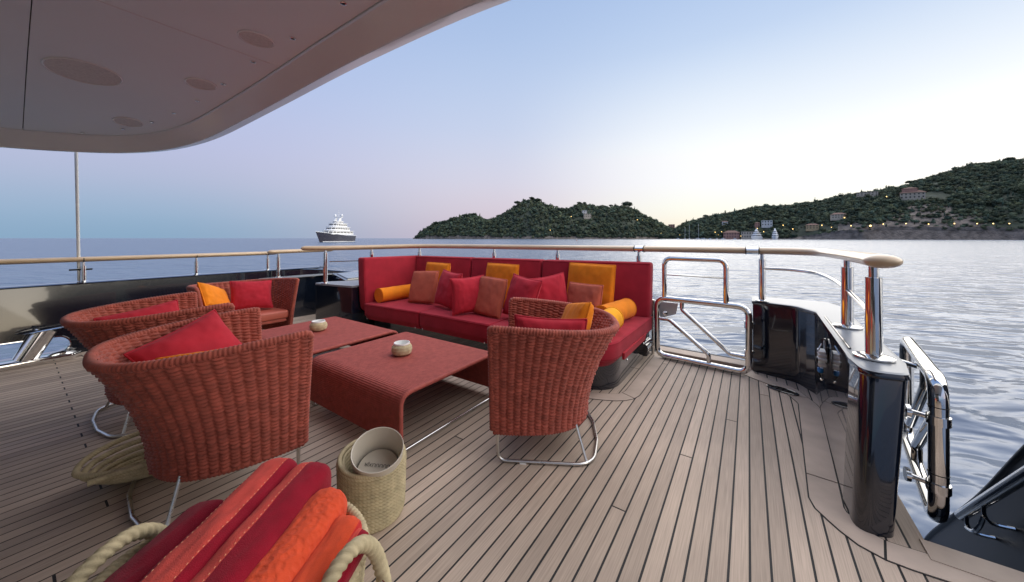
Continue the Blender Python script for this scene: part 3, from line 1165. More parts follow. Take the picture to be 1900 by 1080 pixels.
def sail_boat(u, Y, L_, mast, label, rz):
    t = thing('sailing_boat', label, 'sailing boat', (far(u, Y, 0).x, Y, WATER), rz, 'sailing boats in the harbour')
    half, sheer = hull_mesh(L_, L_ * 0.28, 1.6, 1.3)
    m = MB()
    n = 12
    for sgn in (1, -1):
        m.grid(lambda i, j: Vector(((i / (n - 1) - .5) * L_, sgn * half(i / (n - 1)) * (0.5 + 0.5 * j / 3), -0.4 + (sheer(i / (n - 1)) + .4) * j / 3)), n, 4, flip=sgn > 0)
    m.add([Vector(((i / (n - 1) - .5) * L_, s_ * half(i / (n - 1)), sheer(i / (n - 1)))) for s_ in (1, -1) for i in range(n)], [(i, n + i, n + i + 1, i + 1) for i in range(n - 1)])
    m.build('hull', MAT['ship_white'], t, world=False)
    MB().prism([(-L_ * .25, -1), (L_ * .15, -.8), (L_ * .15, .8), (-L_ * .25, 1)], 1.3, 2.2).build('cabin', MAT['ship_white'], t, world=False, smooth=0)
    MB().tube([(0, 0, 1), (0, 0, mast)], 0.20, 6).build('mast', MAT['ship_white'], t, world=False)
    MB().tube([(0, 0, 2.6), (-L_ * .4, 0, 2.7)], 0.28, 6).build('boom', MAT['wall_white'], t, world=False)
    t.scale = (1.3, 1.3, 1.3)


for u, mh, L_, lb_ in [(1271, 29, 17, 'leftmost sailing boat with bare mast in the harbour'), (1279, 36, 20, 'second sailing boat from the left in the harbour'), (1296, 38, 22, 'tallest masted sailing boat right of the other two')]:
    sail_boat(u, 1090, L_, mh, lb_, R(-70 - (u % 7) * 9))
for k, (u, L_) in enumerate([(1306, 20), (1318, 15), (1330, 13), (1342, 14), (1364, 12), (1412, 10), (1258, 12)]):
    lb_ = ['white motor boat just right of the tallest sailing boat', 'third white boat along the quay', 'small boat moored left of the pink waterfront house', 'small boat in front of the pink waterfront house',
           'small boat before the stone waterfront house', 'small tender between the two motor yachts', 'small boat left of all the sailing boats'][k]
    b, z = motor_yacht('motor_boat', lb_, (far(u, 1060 - k * 12, 0).x, 1060 - k * 12, WATER), R(-60 - 25 * (k % 3)), L_, L_ * .3, 'ship_white', 2.2, 1.6,
                       [(-0.3, 0.15, .8, 1.7, 1.9, .6)], 'small boats along the quay', False)
bu = thing('buoy', 'small red and white buoy floating before the peninsula', 'buoy', (far(1070, 420, 0).x, 420, WATER))
MB().lathe([(0.6, -0.3), (0.9, 0.1), (0.7, 0.5), (0.15, 1.6), (0.1, 2.6)], 12).build('body', MAT['wall_pink'], bu, world=False)
MB().lathe([(0.3, 2.5), (0.35, 2.8), (0.1, 3.1)], 10).build('top_mark', MAT['wall_white'], bu, world=False)
# ================================================================== THE YACHT: hull, deck
hull_o = MB()
outl = [(-6.0, -6), (1.2, -6), (1.2, 2.02), (0.575, 2.02), (0.575, 4.0), (-0.2, 4.12), (-2.6, 4.25), (-5.0, 4.0), (-6.0, 3.0)]
hull_o.prism3([W(q, p, WATER - 0.4) for q, p in outl], [W(q, p, -0.045) for q, p in outl])
tag(hull_o.build('hull', MAT['navy'], smooth=0), 'dark navy hull under the teak deck', 'hull')

deck = tag(MB().prism3([W(q, p, -0.04) for q, p in outl], [W(q, p, -0.0012) for q, p in outl]).build('deck', MAT['caulk'], smooth=0), kind='structure')

PW = 0.064
SEAM = 0.0082


def p_end(q):
    if q < -5.5: return 3.2
    if q < -4.6: return 3.6
    if q < -0.86: return 3.3
    if q < 0.03: return 3.86
    if q < 0.55: return 3.85
    return 2.0


planks = 0
k = 0
q0 = -5.50
while q0 < 1.14:
    qa, qb = q0 + SEAM / 2, q0 + PW - SEAM / 2
    e = p_end((qa + qb) / 2)
    if q0 < -2.4:
        first = 0.25 + (k % 3) * 0.85        # joints fall on a regular three-plank step
        cuts = [c for c in (first - 2.5, first, first + 2.5) if -1.9 < c < e - 0.25]
    else:
        first = (0.95 + ((k * 7) % 5) * 0.58) if k % 3 == 0 else -9
        cuts = [c for c in (first - 2.6, first, first + 2.6) if -1.8 < c < e - 0.3]
    ends = [-2.4] + cuts + [e]
    for a, b in zip(ends, ends[1:]):
        a2, b2 = a + SEAM / 2, b - SEAM / 2
        dz = random.uniform(-0.0004, 0.0004)
        m = MB()
        m.hexa([W(qa, a2, -0.02), W(qb, a2, -0.02), W(qb, b2, -0.02), W(qa, b2, -0.02), W(qa, a2, dz), W(qb, a2, dz), W(qb, b2, dz), W(qa, b2, dz)])
        m.build('plank', MAT['teak'], deck, smooth=0)
        planks += 1
    q0 += PW
    k += 1


def margin(poly, z=0.0035, name='margin_plank', edge=0.006):
    """a shaped covering board laid with a caulked edge"""
    c = Vector((sum(p[0] for p in poly) / len(poly), sum(p[1] for p in poly) / len(poly)))
    m = MB().prism3([W(q, p, -0.003) for q, p in poly], [W(q, p, z) for q, p in poly])
    m.build(name, MAT['teak_margin'], deck, smooth=0)


def strip(line, w0, w1, name='margin_plank', z=0.0035, cuts=()):
    """board between two offsets of a centre line (list of q, p); split at cuts (fractions); dark caulk bed under it"""
    P = [Vector((a, b, 0)) for a, b in line]
    n = len(P)
    nr = []
    for i in range(n):
        t_ = (P[min(i + 1, n - 1)] - P[max(i - 1, 0)]).normalized()
        nr.append(Vector((-t_.y, t_.x, 0)))
    bed = MB()
    e = 0.006
    for i in range(n - 1):
        q = [P[i] + nr[i] * (w0 - e), P[i + 1] + nr[i + 1] * (w0 - e), P[i + 1] + nr[i + 1] * (w1 + e), P[i] + nr[i] * (w1 + e)]
        bed.add([W(v.x, v.y, z - 0.0022) for v in q], [(0, 1, 2, 3)])
    bed.build('caulk_line', MAT['caulk'], deck, smooth=0)
    idx = [0] + [int(c * (n - 1)) for c in cuts] + [n - 1]
    for a, b in zip(idx, idx[1:]):
        m = MB()
        for i in range(a, b):
            s0 = 0.004 if i == a else 0
            s1 = 0.004 if i == b - 1 else 0
            A0, A1 = P[i], P[i + 1]
            d = (A1 - A0).normalized()
            q = [A0 + d * s0 + nr[i] * w0, A1 - d * s1 + nr[i + 1] * w0, A1 - d * s1 + nr[i + 1] * w1, A0 + d * s0 + nr[i] * w1]
            vs = [W(v.x, v.y, -0.001) for v in q] + [W(v.x, v.y, z) for v in q]
            m.hexa(vs)
        m.build(name, MAT['teak_margin'], deck, smooth=60)


# covering boards along the port bulwark
for a, b in ((-2.4, -1.0), (-0.99, 0.65), (0.66, 2.3), (2.31, 3.2)):
    MB().hexa([W(-5.86, a, -.02), W(-5.505, a, -.02), W(-5.505, b, -.02), W(-5.86, b, -.02), W(-5.86, a, .0005), W(-5.505, a, .0005), W(-5.505, b, .0005), W(-5.86, b, .0005)]).build('margin_plank', MAT['teak_margin'], deck, smooth=0)
# round plug by the bollard
MB().lathe([(0.085, 0.0), (0.085, 0.002)], 24, W(-5.60, 0.50, 0.001)).build('caulk_line', MAT['caulk'], deck, smooth=0)
MB().lathe([(0.078, 0.0), (0.078, 0.004)], 24, W(-5.60, 0.50, 0.001)).build('deck_plug', MAT['teak_margin'], deck, smooth=0)

# curved board round the starboard bulwark end
ln = fillet([Vector((-0.03, 3.83, 0)), Vector((0.0, 3.70, 0)), Vector((0.27, 3.50, 0)), Vector((0.36, 3.25, 0)), Vector((0.29, 2.06, 0)), Vector((0.40, 1.90, 0)), Vector((0.74, 1.93, 0)), Vector((0.80, 2.0, 0))],
            [0, .03, .15, .12, .10, .12, .05, 0], 6)
strip([(v.x, v.y) for v in resample(ln, 0.05)], -0.06, 0.055, cuts=(0.24, 0.68, 0.86))
# sill board at the edge over the side stairs, and beyond the gate
MB().hexa([W(0.56, 1.94, -.01), W(1.2, 1.94, -.01), W(1.2, 2.05, -.01), W(0.56, 2.05, -.01), W(0.56, 1.94, .006), W(1.2, 1.94, .006), W(1.2, 2.05, .006), W(0.56, 2.05, .006)]).build('sill_plank', MAT['teak_margin'], deck, smooth=0)
MB().hexa([W(-0.80, 3.86, -.01), W(0.03, 3.82, -.01), W(0.03, 3.97, -.01), W(-0.80, 4.01, -.01), W(-0.80, 3.86, .03), W(0.03, 3.82, .03), W(0.03, 3.97, .03), W(-0.80, 4.01, .03)]).build('sill_plank', MAT['teak_margin'], deck, smooth=0, bevel=0.006)
# board round the sofa plinth
ln = fillet([Vector((-0.74, 3.75, 0)), Vector((-0.74, 2.62, 0)), Vector((-1.0, 2.50, 0)), Vector((-3.9, 2.50, 0))], [0, .2, .2, 0], 8)
strip([(v.x, v.y) for v in resample(ln, 0.06)], -0.055, 0.055, cuts=(0.26, 0.40, 0.55, 0.75))

# scupper let into the starboard board
sp = tag(thing('scupper_drain', 'dark oval drain let into the teak board by starboard bulwark', 'drain', W(0.22, 3.44, 0.004), -A - 0.45))
MB().tube([Vector((0.105 * math.cos(a), 0.042 * math.sin(a), 0.003)) for a in [2 * math.pi * i / 28 for i in range(28)]], 0.005, 6, closed=True).build('rim', MAT['black_gloss'], sp, world=False)
MB().add([], []) if False else None
m = MB(); m.add([Vector((0.10 * math.cos(2 * math.pi * i / 28), 0.038 * math.sin(2 * math.pi * i / 28), 0.001)) for i in range(28)], [tuple(range(28))])
m.build('opening', MAT['dark'], sp, world=False, smooth=0)
for i in range(5):
    MB().box((-0.07 + i * 0.035, 0, 0.003), (0.006, 0.06, 0.003)).build('grate_bar', MAT['black_gloss'], sp, world=False, smooth=0)

# ================================================================== port bulwark with hawse slot
pb_ = thing('port_bulwark', 'long glossy navy bulwark along the left side, with oval slot', 'bulwark', W(-5.8, 0, 0), 0)
Q0, Q1 = -5.79, -5.853                        # inner face leans outboard
TOPZ = 0.71


def inner(p, z, off=0.0):
    f = z / TOPZ
    return W(Q0 + (Q1 - Q0) * f - off, p, z)


m = MB()
sa, sb, zc_, sr = -0.55, 0.36, 0.115, 0.085
slot = []
for i in range(13):
    a = -math.pi / 2 + math.pi * i / 12
    slot.append((sb - sr + sr * math.cos(a), zc_ + sr * math.sin(a)))
for i in range(13):
    a = math.pi / 2 + math.pi * i / 12
    slot.append((sa + sr + sr * math.cos(a), zc_ + sr * math.sin(a)))
ra, rb, r0, r1 = -0.9, 0.7, -0.02, TOPZ
cpx, cpz = (sa + sb) / 2, zc_
rect = []
for (p, z) in slot:
    dx, dz = p - cpx, z - cpz
    ts = []
    if dx > 1e-9: ts.append((rb - cpx) / dx)
    if dx < -1e-9: ts.append((ra - cpx) / dx)
    if dz > 1e-9: ts.append((r1 - cpz) / dz)
    if dz < -1e-9: ts.append((r0 - cpz) / dz)
    tt = min(ts)
    rect.append((cpx + dx * tt, cpz + dz * tt))
n = len(slot)
# snap the nearest rect points to the corners
for cxn, czn in ((rb, r0), (rb, r1), (ra, r1), (ra, r0)):
    j = min(range(n), key=lambda i: (rect[i][0] - cxn) ** 2 + (rect[i][1] - czn) ** 2)
    rect[j] = (cxn, czn)
TH = 0.14
for off, fl in ((0.0, False), (TH, True)):
    vs = [inner(p, z, off) for p, z in slot] + [inner(p, z, off) for p, z in rect]
    fs = [(i, (i + 1) % n, n + (i + 1) % n, n + i) for i in range(n)]
    m.add(vs, [f[::-1] for f in fs] if fl else fs)
m.add([inner(p, z, 0) for p, z in slot] + [inner(p, z, TH) for p, z in slot], [(i, n + i, n + (i + 1) % n, (i + 1) % n) for i in range(n)])
for a, b in ((-6.0, ra), (rb, 2.32)):
    m.add([inner(a, -.02), inner(b, -.02), inner(b, TOPZ), inner(a, TOPZ)], [(0, 1, 2, 3)])
    m.add([inner(a, -.02, TH), inner(b, -.02, TH), inner(b, TOPZ, TH), inner(a, TOPZ, TH)], [(3, 2, 1, 0)])
# aft end sweeps inboard and down
curve = [(2.32, 0.0, TOPZ), (2.6, 0.02, 0.70), (2.9, 0.10, 0.675), (3.15, 0.24, 0.64), (3.4, 0.42, 0.60)]
for (pa_, da, za), (pb2, db, zb) in zip(curve, curve[1:]):
    A0, B0 = inner(pa_, -.02) + W(da, 0), inner(pb2, -.02) + W(db, 0)
    A1, B1 = inner(pa_, za) + W(da, 0), inner(pb2, zb) + W(db, 0)
    o_ = W(-TH, 0)
    m.add([A0, B0, B1, A1, A0 + o_, B0 + o_, B1 + o_, A1 + o_], [(0, 1, 2, 3), (7, 6, 5, 4)])
m.build('wall', MAT['navy'], pb_, smooth=40)
m = MB()
cp = [inner(-6.0, TOPZ, TH / 2), inner(2.32, TOPZ, TH / 2)] + [inner(a, z, TH / 2) + W(d, 0) for a, d, z in curve[1:]]
m.tube([c + Vector((0, 0, 0.006)) for c in resample(catmull(cp, 6), 0.1)], 1.0, 14, flat=(TH / 2 + 0.012, 0.016))
m.build('capping', MAT['navy'], pb_, smooth=60)
m = MB()
m.tube([inner(p, z, -0.002) for p, z in slot], 0.008, 6, closed=True)
m.build('slot_trim', MAT['steel'], pb_)


def stanchion(parent, q, p, z0, z1, r=0.022, flange=0.045, neck=True):
    b = W(q, p, z0)
    post = MB().tube([b, W(q, p, z1 - 0.055)], r, 16).tube([W(q, p, z1 - 0.056), W(q, p, z1)], r * 0.62, 12).build('post', MAT['steel'], parent)
    MB().lathe([(flange, 0), (flange, 0.007), (flange * 0.8, 0.012), (r, 0.014)], 20, b).build('flange', MAT['steel'], post)
    return post


def handrail(parent, pts, hw=0.06, hh=0.03, name='handrail', step=0.05, tip=(True, True), m_='handrail_teak'):
    P = resample(catmull([W(*x) for x in pts], 8), step)
    n = len(P)
    rr = [1.0] * n
    ends = [(0, 0.35), (1, 0.75)]
    P2, R2 = list(P), [1.0] * n
    if tip[0]:
        d = (P[0] - P[1]).normalized()
        P2 = [P[0] + d * hw * s for s in (1.0, 0.92, 0.7, 0.4)] + P2
        R2 = [0.05, 0.4, 0.72, 0.92] + R2
    if tip[1]:
        d = (P[-1] - P[-2]).normalized()
        P2 = P2 + [P[-1] + d * hw * s for s in (0.4, 0.7, 0.92, 1.0)]
        R2 = R2 + [0.92, 0.72, 0.4, 0.05]
    return MB().tube(P2, R2, 20, flat=(hw, hh)).build(name, MAT[m_], parent, smooth=60)


pr = thing('port_rail', 'low teak rail on steel posts along the left bulwark', 'railing', W(-5.9, 0, 0.71), 0)
hr = handrail(pr, [(-5.97, -6, 0.968), (-5.97, -2, 0.968), (-5.97, 0.5, 0.97), (-5.97, 2.28, 0.975)], tip=(False, True), hw=0.05, hh=0.028)
for p in (-1.40, -0.47, 0.457, 1.386, 2.20):
    stanchion(pr, -5.97, p, 0.725, 0.95)
    MB().tube([W(-5.97, p - .004, 0.968), W(-5.97, p + .004, 0.968)], 1.0, 20, flat=(0.0515, 0.0295)).build('joint_ring', MAT['dark'], hr)

pole = thing('pole', 'thin pale steel pole rising from the left rail to the roof', 'pole', W(-5.97, 0.43, 0.72), 0)
MB().tube([W(-6.0, 0.43, 0.72), W(-5.86, 0.40, 2.12)], 0.013, 12).build('shaft', MAT['plug_white'], pole)
MB().tube([W(-6.04, 0.44, 0.72), W(-5.90, 0.41, 2.12)], 0.006, 8).build('cord', MAT['cap_white'], pole)
MB().tube([W(-5.97, 0.36, 0.86), W(-5.97, 0.52, 0.86)], 0.009, 8).build('cleat', MAT['dark'], pole)

# low inner wall at the port quarter
pq = thing('port_quarter_wall', 'low navy wall behind the far wicker armchair, pale top', 'bulwark', W(-5.7, 2.6, 0), 0)
MB().prism3([W(q, p, 0) for q, p in [(-5.68, 2.12), (-5.62, 3.6), (-5.80, 3.6), (-5.72, 2.12)]], [W(q, p, 0.60) for q, p in [(-5.68, 2.12), (-5.62, 3.6), (-5.80, 3.6), (-5.72, 2.12)]]).build('wall', MAT['navy'], pq, smooth=0)
MB().prism3([W(q, p, 0.602) for q, p in [(-5.64, 2.02), (-5.58, 3.62), (-5.86, 3.62), (-5.80, 2.02)]], [W(q, p, 0.622) for q, p in [(-5.64, 2.02), (-5.58, 3.62), (-5.86, 3.62), (-5.80, 2.02)]]).build('capping', MAT['cap_white'], pq, smooth=30, bevel=0.006)
pqr = thing('port_quarter_rail', 'short teak rail between the left rail and the sofa rail', 'railing', W(-5.7, 2.3, 0.62), 0)
handrail(pqr, [(-5.72, 2.16, 1.0), (-5.70, 2.6, 1.005), (-5.67, 2.98, 1.01)], hw=0.055, hh=0.03)
stanchion(pqr, -5.71, 2.24, 0.622, 0.98, 0.026, 0.05)
hz = thing('deck_hatch', 'small navy wedge with grey panel behind the left sofa post', 'hatch', W(-5.2, 3.1, 0.3), 0)
MB().hexa([W(-5.45, 2.85, 0), W(-4.85, 2.85, 0), W(-4.85, 3.5, 0), W(-5.45, 3.5, 0), W(-5.45, 2.9, 0.64), W(-5.0, 2.85, 0.57), W(-5.0, 3.45, 0.57), W(-5.45, 3.5, 0.64)]).build('body', MAT['navy'], hz, smooth=0)
MB().hexa([W(-5.40, 2.95, 0.634), W(-5.04, 2.92, 0.578), W(-5.04, 3.38, 0.578), W(-5.40, 3.42, 0.634), W(-5.40, 2.95, 0.645), W(-5.04, 2.92, 0.589), W(-5.04, 3.38, 0.589), W(-5.40, 3.42, 0.645)]).build('panel', MAT['brushed'], hz, smooth=0)
MB().tube([W(-5.50, 2.80, 0.56), W(-5.40, 2.78, 0.56)], 0.022, 12).build('latch', MAT['steel'], hz)

# transom structure: navy block left of the sofa and wall behind it
tb_ = thing('transom_block', 'navy block with rounded corner at the left end of sofa', 'bulwark', W(-4.2, 2.6, 0), 0)
poly = [(v.x, v.y) for v in fillet([Vector((-4.62, 2.22, 0)), Vector((-3.95, 2.34, 0)), Vector((-3.95, 3.30, 0)), Vector((-0.85, 3.66, 0)), Vector((-0.85, 3.92, 0)), Vector((-2.6, 4.1, 0)), Vector((-3.9, 3.62, 0)), Vector((-4.34, 2.80, 0)), Vector((-4.64, 2.40, 0))], [.05, .01, 0.02, .02, .05, .1, .2, .1, .04], 5, closed=True)]
MB().prism3([W(q, p, 0) for q, p in poly], [W(q, p, 0.60) for q, p in poly]).build('wall', MAT['navy'], tb_, smooth=40)
c = Vector((-2.7, 3.3))
MB().prism3([W(q, p, 0.6005) for q, p in poly], [W(q, p, 0.622) for q, p in poly]).build('capping', MAT['cap_white'], tb_, smooth=40)

tr = thing('transom_rail', 'long teak rail on steel posts behind the red sofa, curving to the right', 'railing', W(-2, 3.7, 0.62), 0)
RZ = 1.088
hr = handrail(tr, [(-4.60, 2.12, RZ - .015), (-4.47, 2.29, RZ - .015), (-4.2, 2.77, RZ - .01), (-3.85, 3.22, RZ), (-3.4, 3.44, RZ), (-2.5, 3.58, RZ), (-1.5, 3.70, RZ), (-0.7, 3.78, RZ), (0.03, 3.79, RZ), (0.30, 3.76, RZ), (0.47, 3.62, RZ),
                  (0.51, 3.35, RZ), (0.515, 3.0, RZ + .003), (0.50, 2.45, RZ + .008), (0.485, 2.17, RZ + .01)], hw=0.062, hh=0.031, step=0.04)
for q, p, z0 in ((-4.47, 2.29, 0.622), (-4.2, 2.77, 0.622), (-3.80, 3.25, 0.622), (-2.72, 3.555, 0.622), (-1.86, 3.665, 0.622), (-0.955, 3.76, 0.622), (0.10, 3.80, 0.64)):
    stanchion(tr, q, p, z0, RZ - 0.02, 0.026, 0.05)
for q, p, z0 in ((0.515, 3.0, 0.64), (0.485, 2.30, 0.64)):
    stanchion(tr, q, p, z0, RZ - 0.018, 0.030, 0.072)
for qa, qb in ((-0.99, -0.90), (-0.02, 0.075)):
    pa_, pb2 = 3.765 + 0.0, 3.772
    f = lambda q: 3.78 if q > -0.7 else 3.70 + (q + 1.5) * 0.1
    MB().tube([W(qa, f(qa) + .004, RZ), W((qa + qb) / 2, f((qa + qb) / 2) + .006, RZ), W(qb, f(qb) + .004, RZ)], 1.0, 20, flat=(0.066, 0.0335)).build('sleeve', MAT['steel'], hr)
    for q in (qa, qb):
        MB().tube([W(q - .004, f(q) + .004, RZ), W(q + .004, f(q) + .004, RZ)], 1.0, 20, flat=(0.068, 0.035)).build('joint_ring', MAT['dark'], hr)
MB().tube([W(-4.44, 2.33, 0.90), W(-3.9, 3.1, 0.91), W(-3.7, 3.3, 0.91)], 0.008, 8).build('wire', MAT['steel'], tr)
MB().tube(catmull([W(0.10, 3.80, 0.93), W(0.30, 3.76, 0.93), W(0.44, 3.64, 0.92), W(0.50, 3.4, 0.90), W(0.515, 3.0, 0.87), W(0.487, 2.32, 0.83)], 6), 0.013, 10).build('mid_rail', MAT['steel'], tr)

# ================================================================== starboard bulwark
sb_ = thing('starboard_bulwark', 'tall glossy black navy bulwark block on the right with pale top', 'bulwark', W(0.5, 3, 0), 0)
core = [Vector((0.03, 3.80, 0)), Vector((0.33, 3.70, 0)), Vector((0.43, 3.50, 0)), Vector((0.395, 2.25, 0)), Vector((0.41, 2.07, 0)), Vector((0.545, 2.10, 0)), Vector((0.585, 2.30, 0)), Vector((0.63, 3.9, 0)), Vector((0.58, 4.10, 0)), Vector((0.03, 4.12, 0))]
rad = [0.012, .10, .10, .05, .09, .05, .06, .1, .1, .02]
top_ = fillet(core, rad, 6, closed=True)
bot_ = []
for v in top_:
    f = max(0.0, min(1.0, (3.2 - v.y) / 1.1))
    bot_.append(Vector((v.x - 0.045 * f - (0.02 if v.x > .5 else 0) * f, v.y - 0.105 * f, 0)))
levels = [(0.0, 1.04), (0.03, 1.0), (0.12, .85), (0.3, .55), (0.58, .06), (0.605, 0.0)]
rows = []
for z, f in levels:
    rows.append([W(t_.x + (b.x - t_.x) * f, t_.y + (b.y - t_.y) * f, z) for t_, b in zip(top_, bot_)])
m = MB()
n = len(top_)
m.grid(lambda i, j: rows[j][i], n, len(rows), closeu=True)
m.build('wall', MAT['navy'], sb_, smooth=45)
cc = Vector((0.52, 3.1, 0))
m = MB()
prof = [(0.604, 0.0), (0.612, 0.007), (0.622, 0.007), (0.632, 0.003), (0.636, -0.01)]


def outset(V, d):
    n = len(V); out = []
    for i in range(n):
        t_ = (V[(i + 1) % n] - V[i - 1]).normalized()
        out.append(V[i] + Vector((t_.y, -t_.x, 0)) * d)
    return out


area = sum(top_[i].x * top_[(i + 1) % n].y - top_[(i + 1) % n].x * top_[i].y for i in range(n))
sg = 1 if area > 0 else -1
rws = [[W(v.x, v.y, z) for v in outset(top_, sg * d)] for z, d in prof]
m.grid(lambda i, j: rws[j][i], n, len(prof), closeu=True)
m.add(rws[-1], [tuple(range(n))])
edge_m = MB(); edge_m.grid(lambda i, j: rws[j][i], n, 4, closeu=True)
cap = edge_m.build('capping', MAT['navy'], sb_, smooth=40)
m = MB(); m.grid(lambda i, j: rws[3 + j][i], n, 2, closeu=True); m.add(rws[-1], [tuple(range(n))])
m.build('top_surface', MAT['cap_white'], cap, smooth=40)
MB().tube([W(0.452, 3.30, 0.6375), W(0.425, 2.42, 0.6375)], 0.006, 8).build('seal_strip', MAT['navy'], cap)

# shore power outlets on the inner face
so = thing('shore_power_outlet', 'white plug sockets with blue cap and round hatch on the black bulwark', 'socket', W(0.40, 2.85, 0.45), Q_ROT)
M_ = Matrix.Rotation(R(90), 3, 'Y')
MB().lathe([(0.115, 0), (0.115, 0.012), (0.10, 0.02), (0.02, 0.024)], 28, (0.012, 0.17, 0.03), Matrix.Rotation(R(-90), 3, 'Y')).build('hatch_disc', MAT['black_gloss'], so, world=False)
for k_, (y, z, sx) in enumerate([(0.02, 0.06, .05), (0.01, 0.035, .055), (0.0, 0.0, .06), (0.0, -0.045, .05)]):
    MB().box((-0.035, y, z), (sx, 0.085 - 0.01 * k_, 0.03), Matrix.Rotation(0.12, 3, 'X')).build('socket_body', MAT['plug_white'], so, world=False, bevel=0.006)
for z in (0.075, 0.05):
    MB().box((-0.062, 0.018, z - 0.012), (0.003, 0.05, 0.010)).build('print_strip', MAT['ink'], so, world=False, smooth=0)
MB().lathe([(0.001, 0), (0.02, 0.0), (0.022, 0.03), (0.014, 0.042)], 16, (-0.045, 0.0, -0.075), Matrix.Rotation(R(180), 3, 'X')).build('blue_cap', MAT['blue_cap'], so, world=False)
MB().box((-0.07, -0.01, -0.01), (0.012, 0.05, 0.045)).build('socket_lid', MAT['dark'], so, world=False, bevel=0.004)
MB().tube([(-0.03, 0.05, 0.12), (-0.06, 0.0, 0.07)], 0.006, 8).build('lever', MAT['steel'], so, world=False)
MB().tube(catmull([(-0.05, 0.01, -0.06), (-0.055, -0.005, -0.12), (-0.03, 0.0, -0.17)], 5), 0.006, 8).build('cable', MAT['dark'], so, world=False)
MB().lathe([(0.001, -.012), (0.012, -.006), (0.012, .006), (0.001, .012)], 10, (-0.035, 0, -0.175)).build('ring', MAT['steel'], so, world=False)


so.scale = (0.72, 0.72, 0.72)


# ================================================================== gates
def gate_frame(mb_, o, ax, w, z0, z1, r, rad=0.09):
    P = [o + ax * 0 + Vector((0, 0, z0)), o + ax * w + Vector((0, 0, z0)), o + ax * w + Vector((0, 0, z1)), o + Vector((0, 0, z1))]
    mb_.tube(fillet(P, rad, 8, closed=True), r, 14, closed=True)


def gate(label, o, ax, w, z0, z1, r, upper=True):
    g = thing('gate', label, 'gate', o, 0, 'polished steel side gates')
    m = MB(); gate_frame(m, o, ax, w, z0, z1, r); fr = m.build('frame', MAT['steel'], g)
    zz = lambda a, b: o + ax * (w * a) + Vector((0, 0, z0 + (z1 - z0) * b))
    MB().tube(fillet([zz(0, .64), zz(.15, .64), zz(.60, .17), zz(.60, 0)], 0.05, 5), r * .72, 10).build('brace', MAT['steel'], g)
    MB().tube(fillet([zz(.30, 1), zz(.30, .84), zz(.82, .24), zz(1, .24)], 0.05, 5), r * .72, 10).build('brace', MAT['steel'], g)
    if upper:
        P = [zz(.09, 1), zz(.09, 1) + Vector((0, 0, .40)), zz(.78, 1) + Vector((0, 0, .40)), zz(.78, 1)]
        MB().tube(fillet(P, 0.07, 6), r * .85, 12).build('upper_hoop', MAT['steel'], g)
        MB().tube([zz(.09, 1) + Vector((0, 0, .24)), zz(.78, 1) + Vector((0, 0, .24))], 0.008, 8).build('crossbar', MAT['steel'], g)
    return g, fr


o = W(-0.76, 3.70, 0.0)
ax = (W(0.0, 3.62, 0) - W(-0.76, 3.70, 0)).normalized()
g1, fr = gate('closed steel gate right of the sofa, with hoop on top', o, ax, 0.765, 0.03, 0.60, 0.027)
for z in (0.20, 0.45):
    MB().tube([W(0.0, 3.62, z), W(0.035, 3.70, z)], 0.012, 8).tube([W(0.0, 3.62, z - .03), W(0.0, 3.62, z + .03)], 0.032, 12).build('hinge', MAT['steel'], g1)
MB().lathe([(0.012, 0), (0.012, 0.03), (0.022, 0.035), (0.022, 0.05), (0.005, 0.055)], 12, W(-0.70, 3.69, 0.46), Matrix.Rotation(R(90), 3, 'X') @ Matrix.Rotation(R(0), 3, 'Y')).build('latch_knob', MAT['steel'], g1)
gp = thing('gate_bracket', 'pale steel bracket plate behind the gate latch', 'bracket', W(-0.8, 3.78, 0.45), 0)
MB().hexa([W(-0.80, 3.78, 0.36), W(-0.60, 3.77, 0.44), W(-0.60, 3.79, 0.44), W(-0.80, 3.80, 0.36), W(-0.80, 3.78, 0.55), W(-0.58, 3.77, 0.55), W(-0.58, 3.79, 0.55), W(-0.80, 3.80, 0.55)]).build('plate', MAT['plug_white'], gp, smooth=0)
MB().tube([W(-0.82, 3.79, -0.02), W(-0.82, 3.79, 0.56)], 0.016, 10).build('upright', MAT['steel'], gp)

o2 = W(0.655, 2.20, 0.0)
ax2 = (W(0.775, 3.02, 0) - W(0.655, 2.20, 0)).normalized()
g2, fr2 = gate('open steel gate folded back outside the right bulwark', o2, ax2, 0.83, 0.01, 0.60, 0.030, False)
for z in (0.16, 0.44):
    br = MB().tube([W(0.575, 2.24, z), W(0.645, 2.21, z)], 0.011, 10).build('hinge', MAT['steel'], g2)
    MB().tube([W(0.570, 2.24, z), W(0.584, 2.24, z)], 0.028, 16).build('flange', MAT['steel'], br)
    MB().tube([W(0.655, 2.20, z - .018), W(0.655, 2.20, z + .018)], 0.036, 14).build('collar', MAT['steel'], br)
    MB().tube([W(0.655, 2.20, z + .055), W(0.655, 2.20, z + .058)], 0.0315, 14).build('joint_ring', MAT['dark'], fr2)
MB().tube([W(0.60, 2.75, 0.545), W(0.715, 2.62, 0.545)], 0.013, 10).build('stay', MAT['steel'], g2)

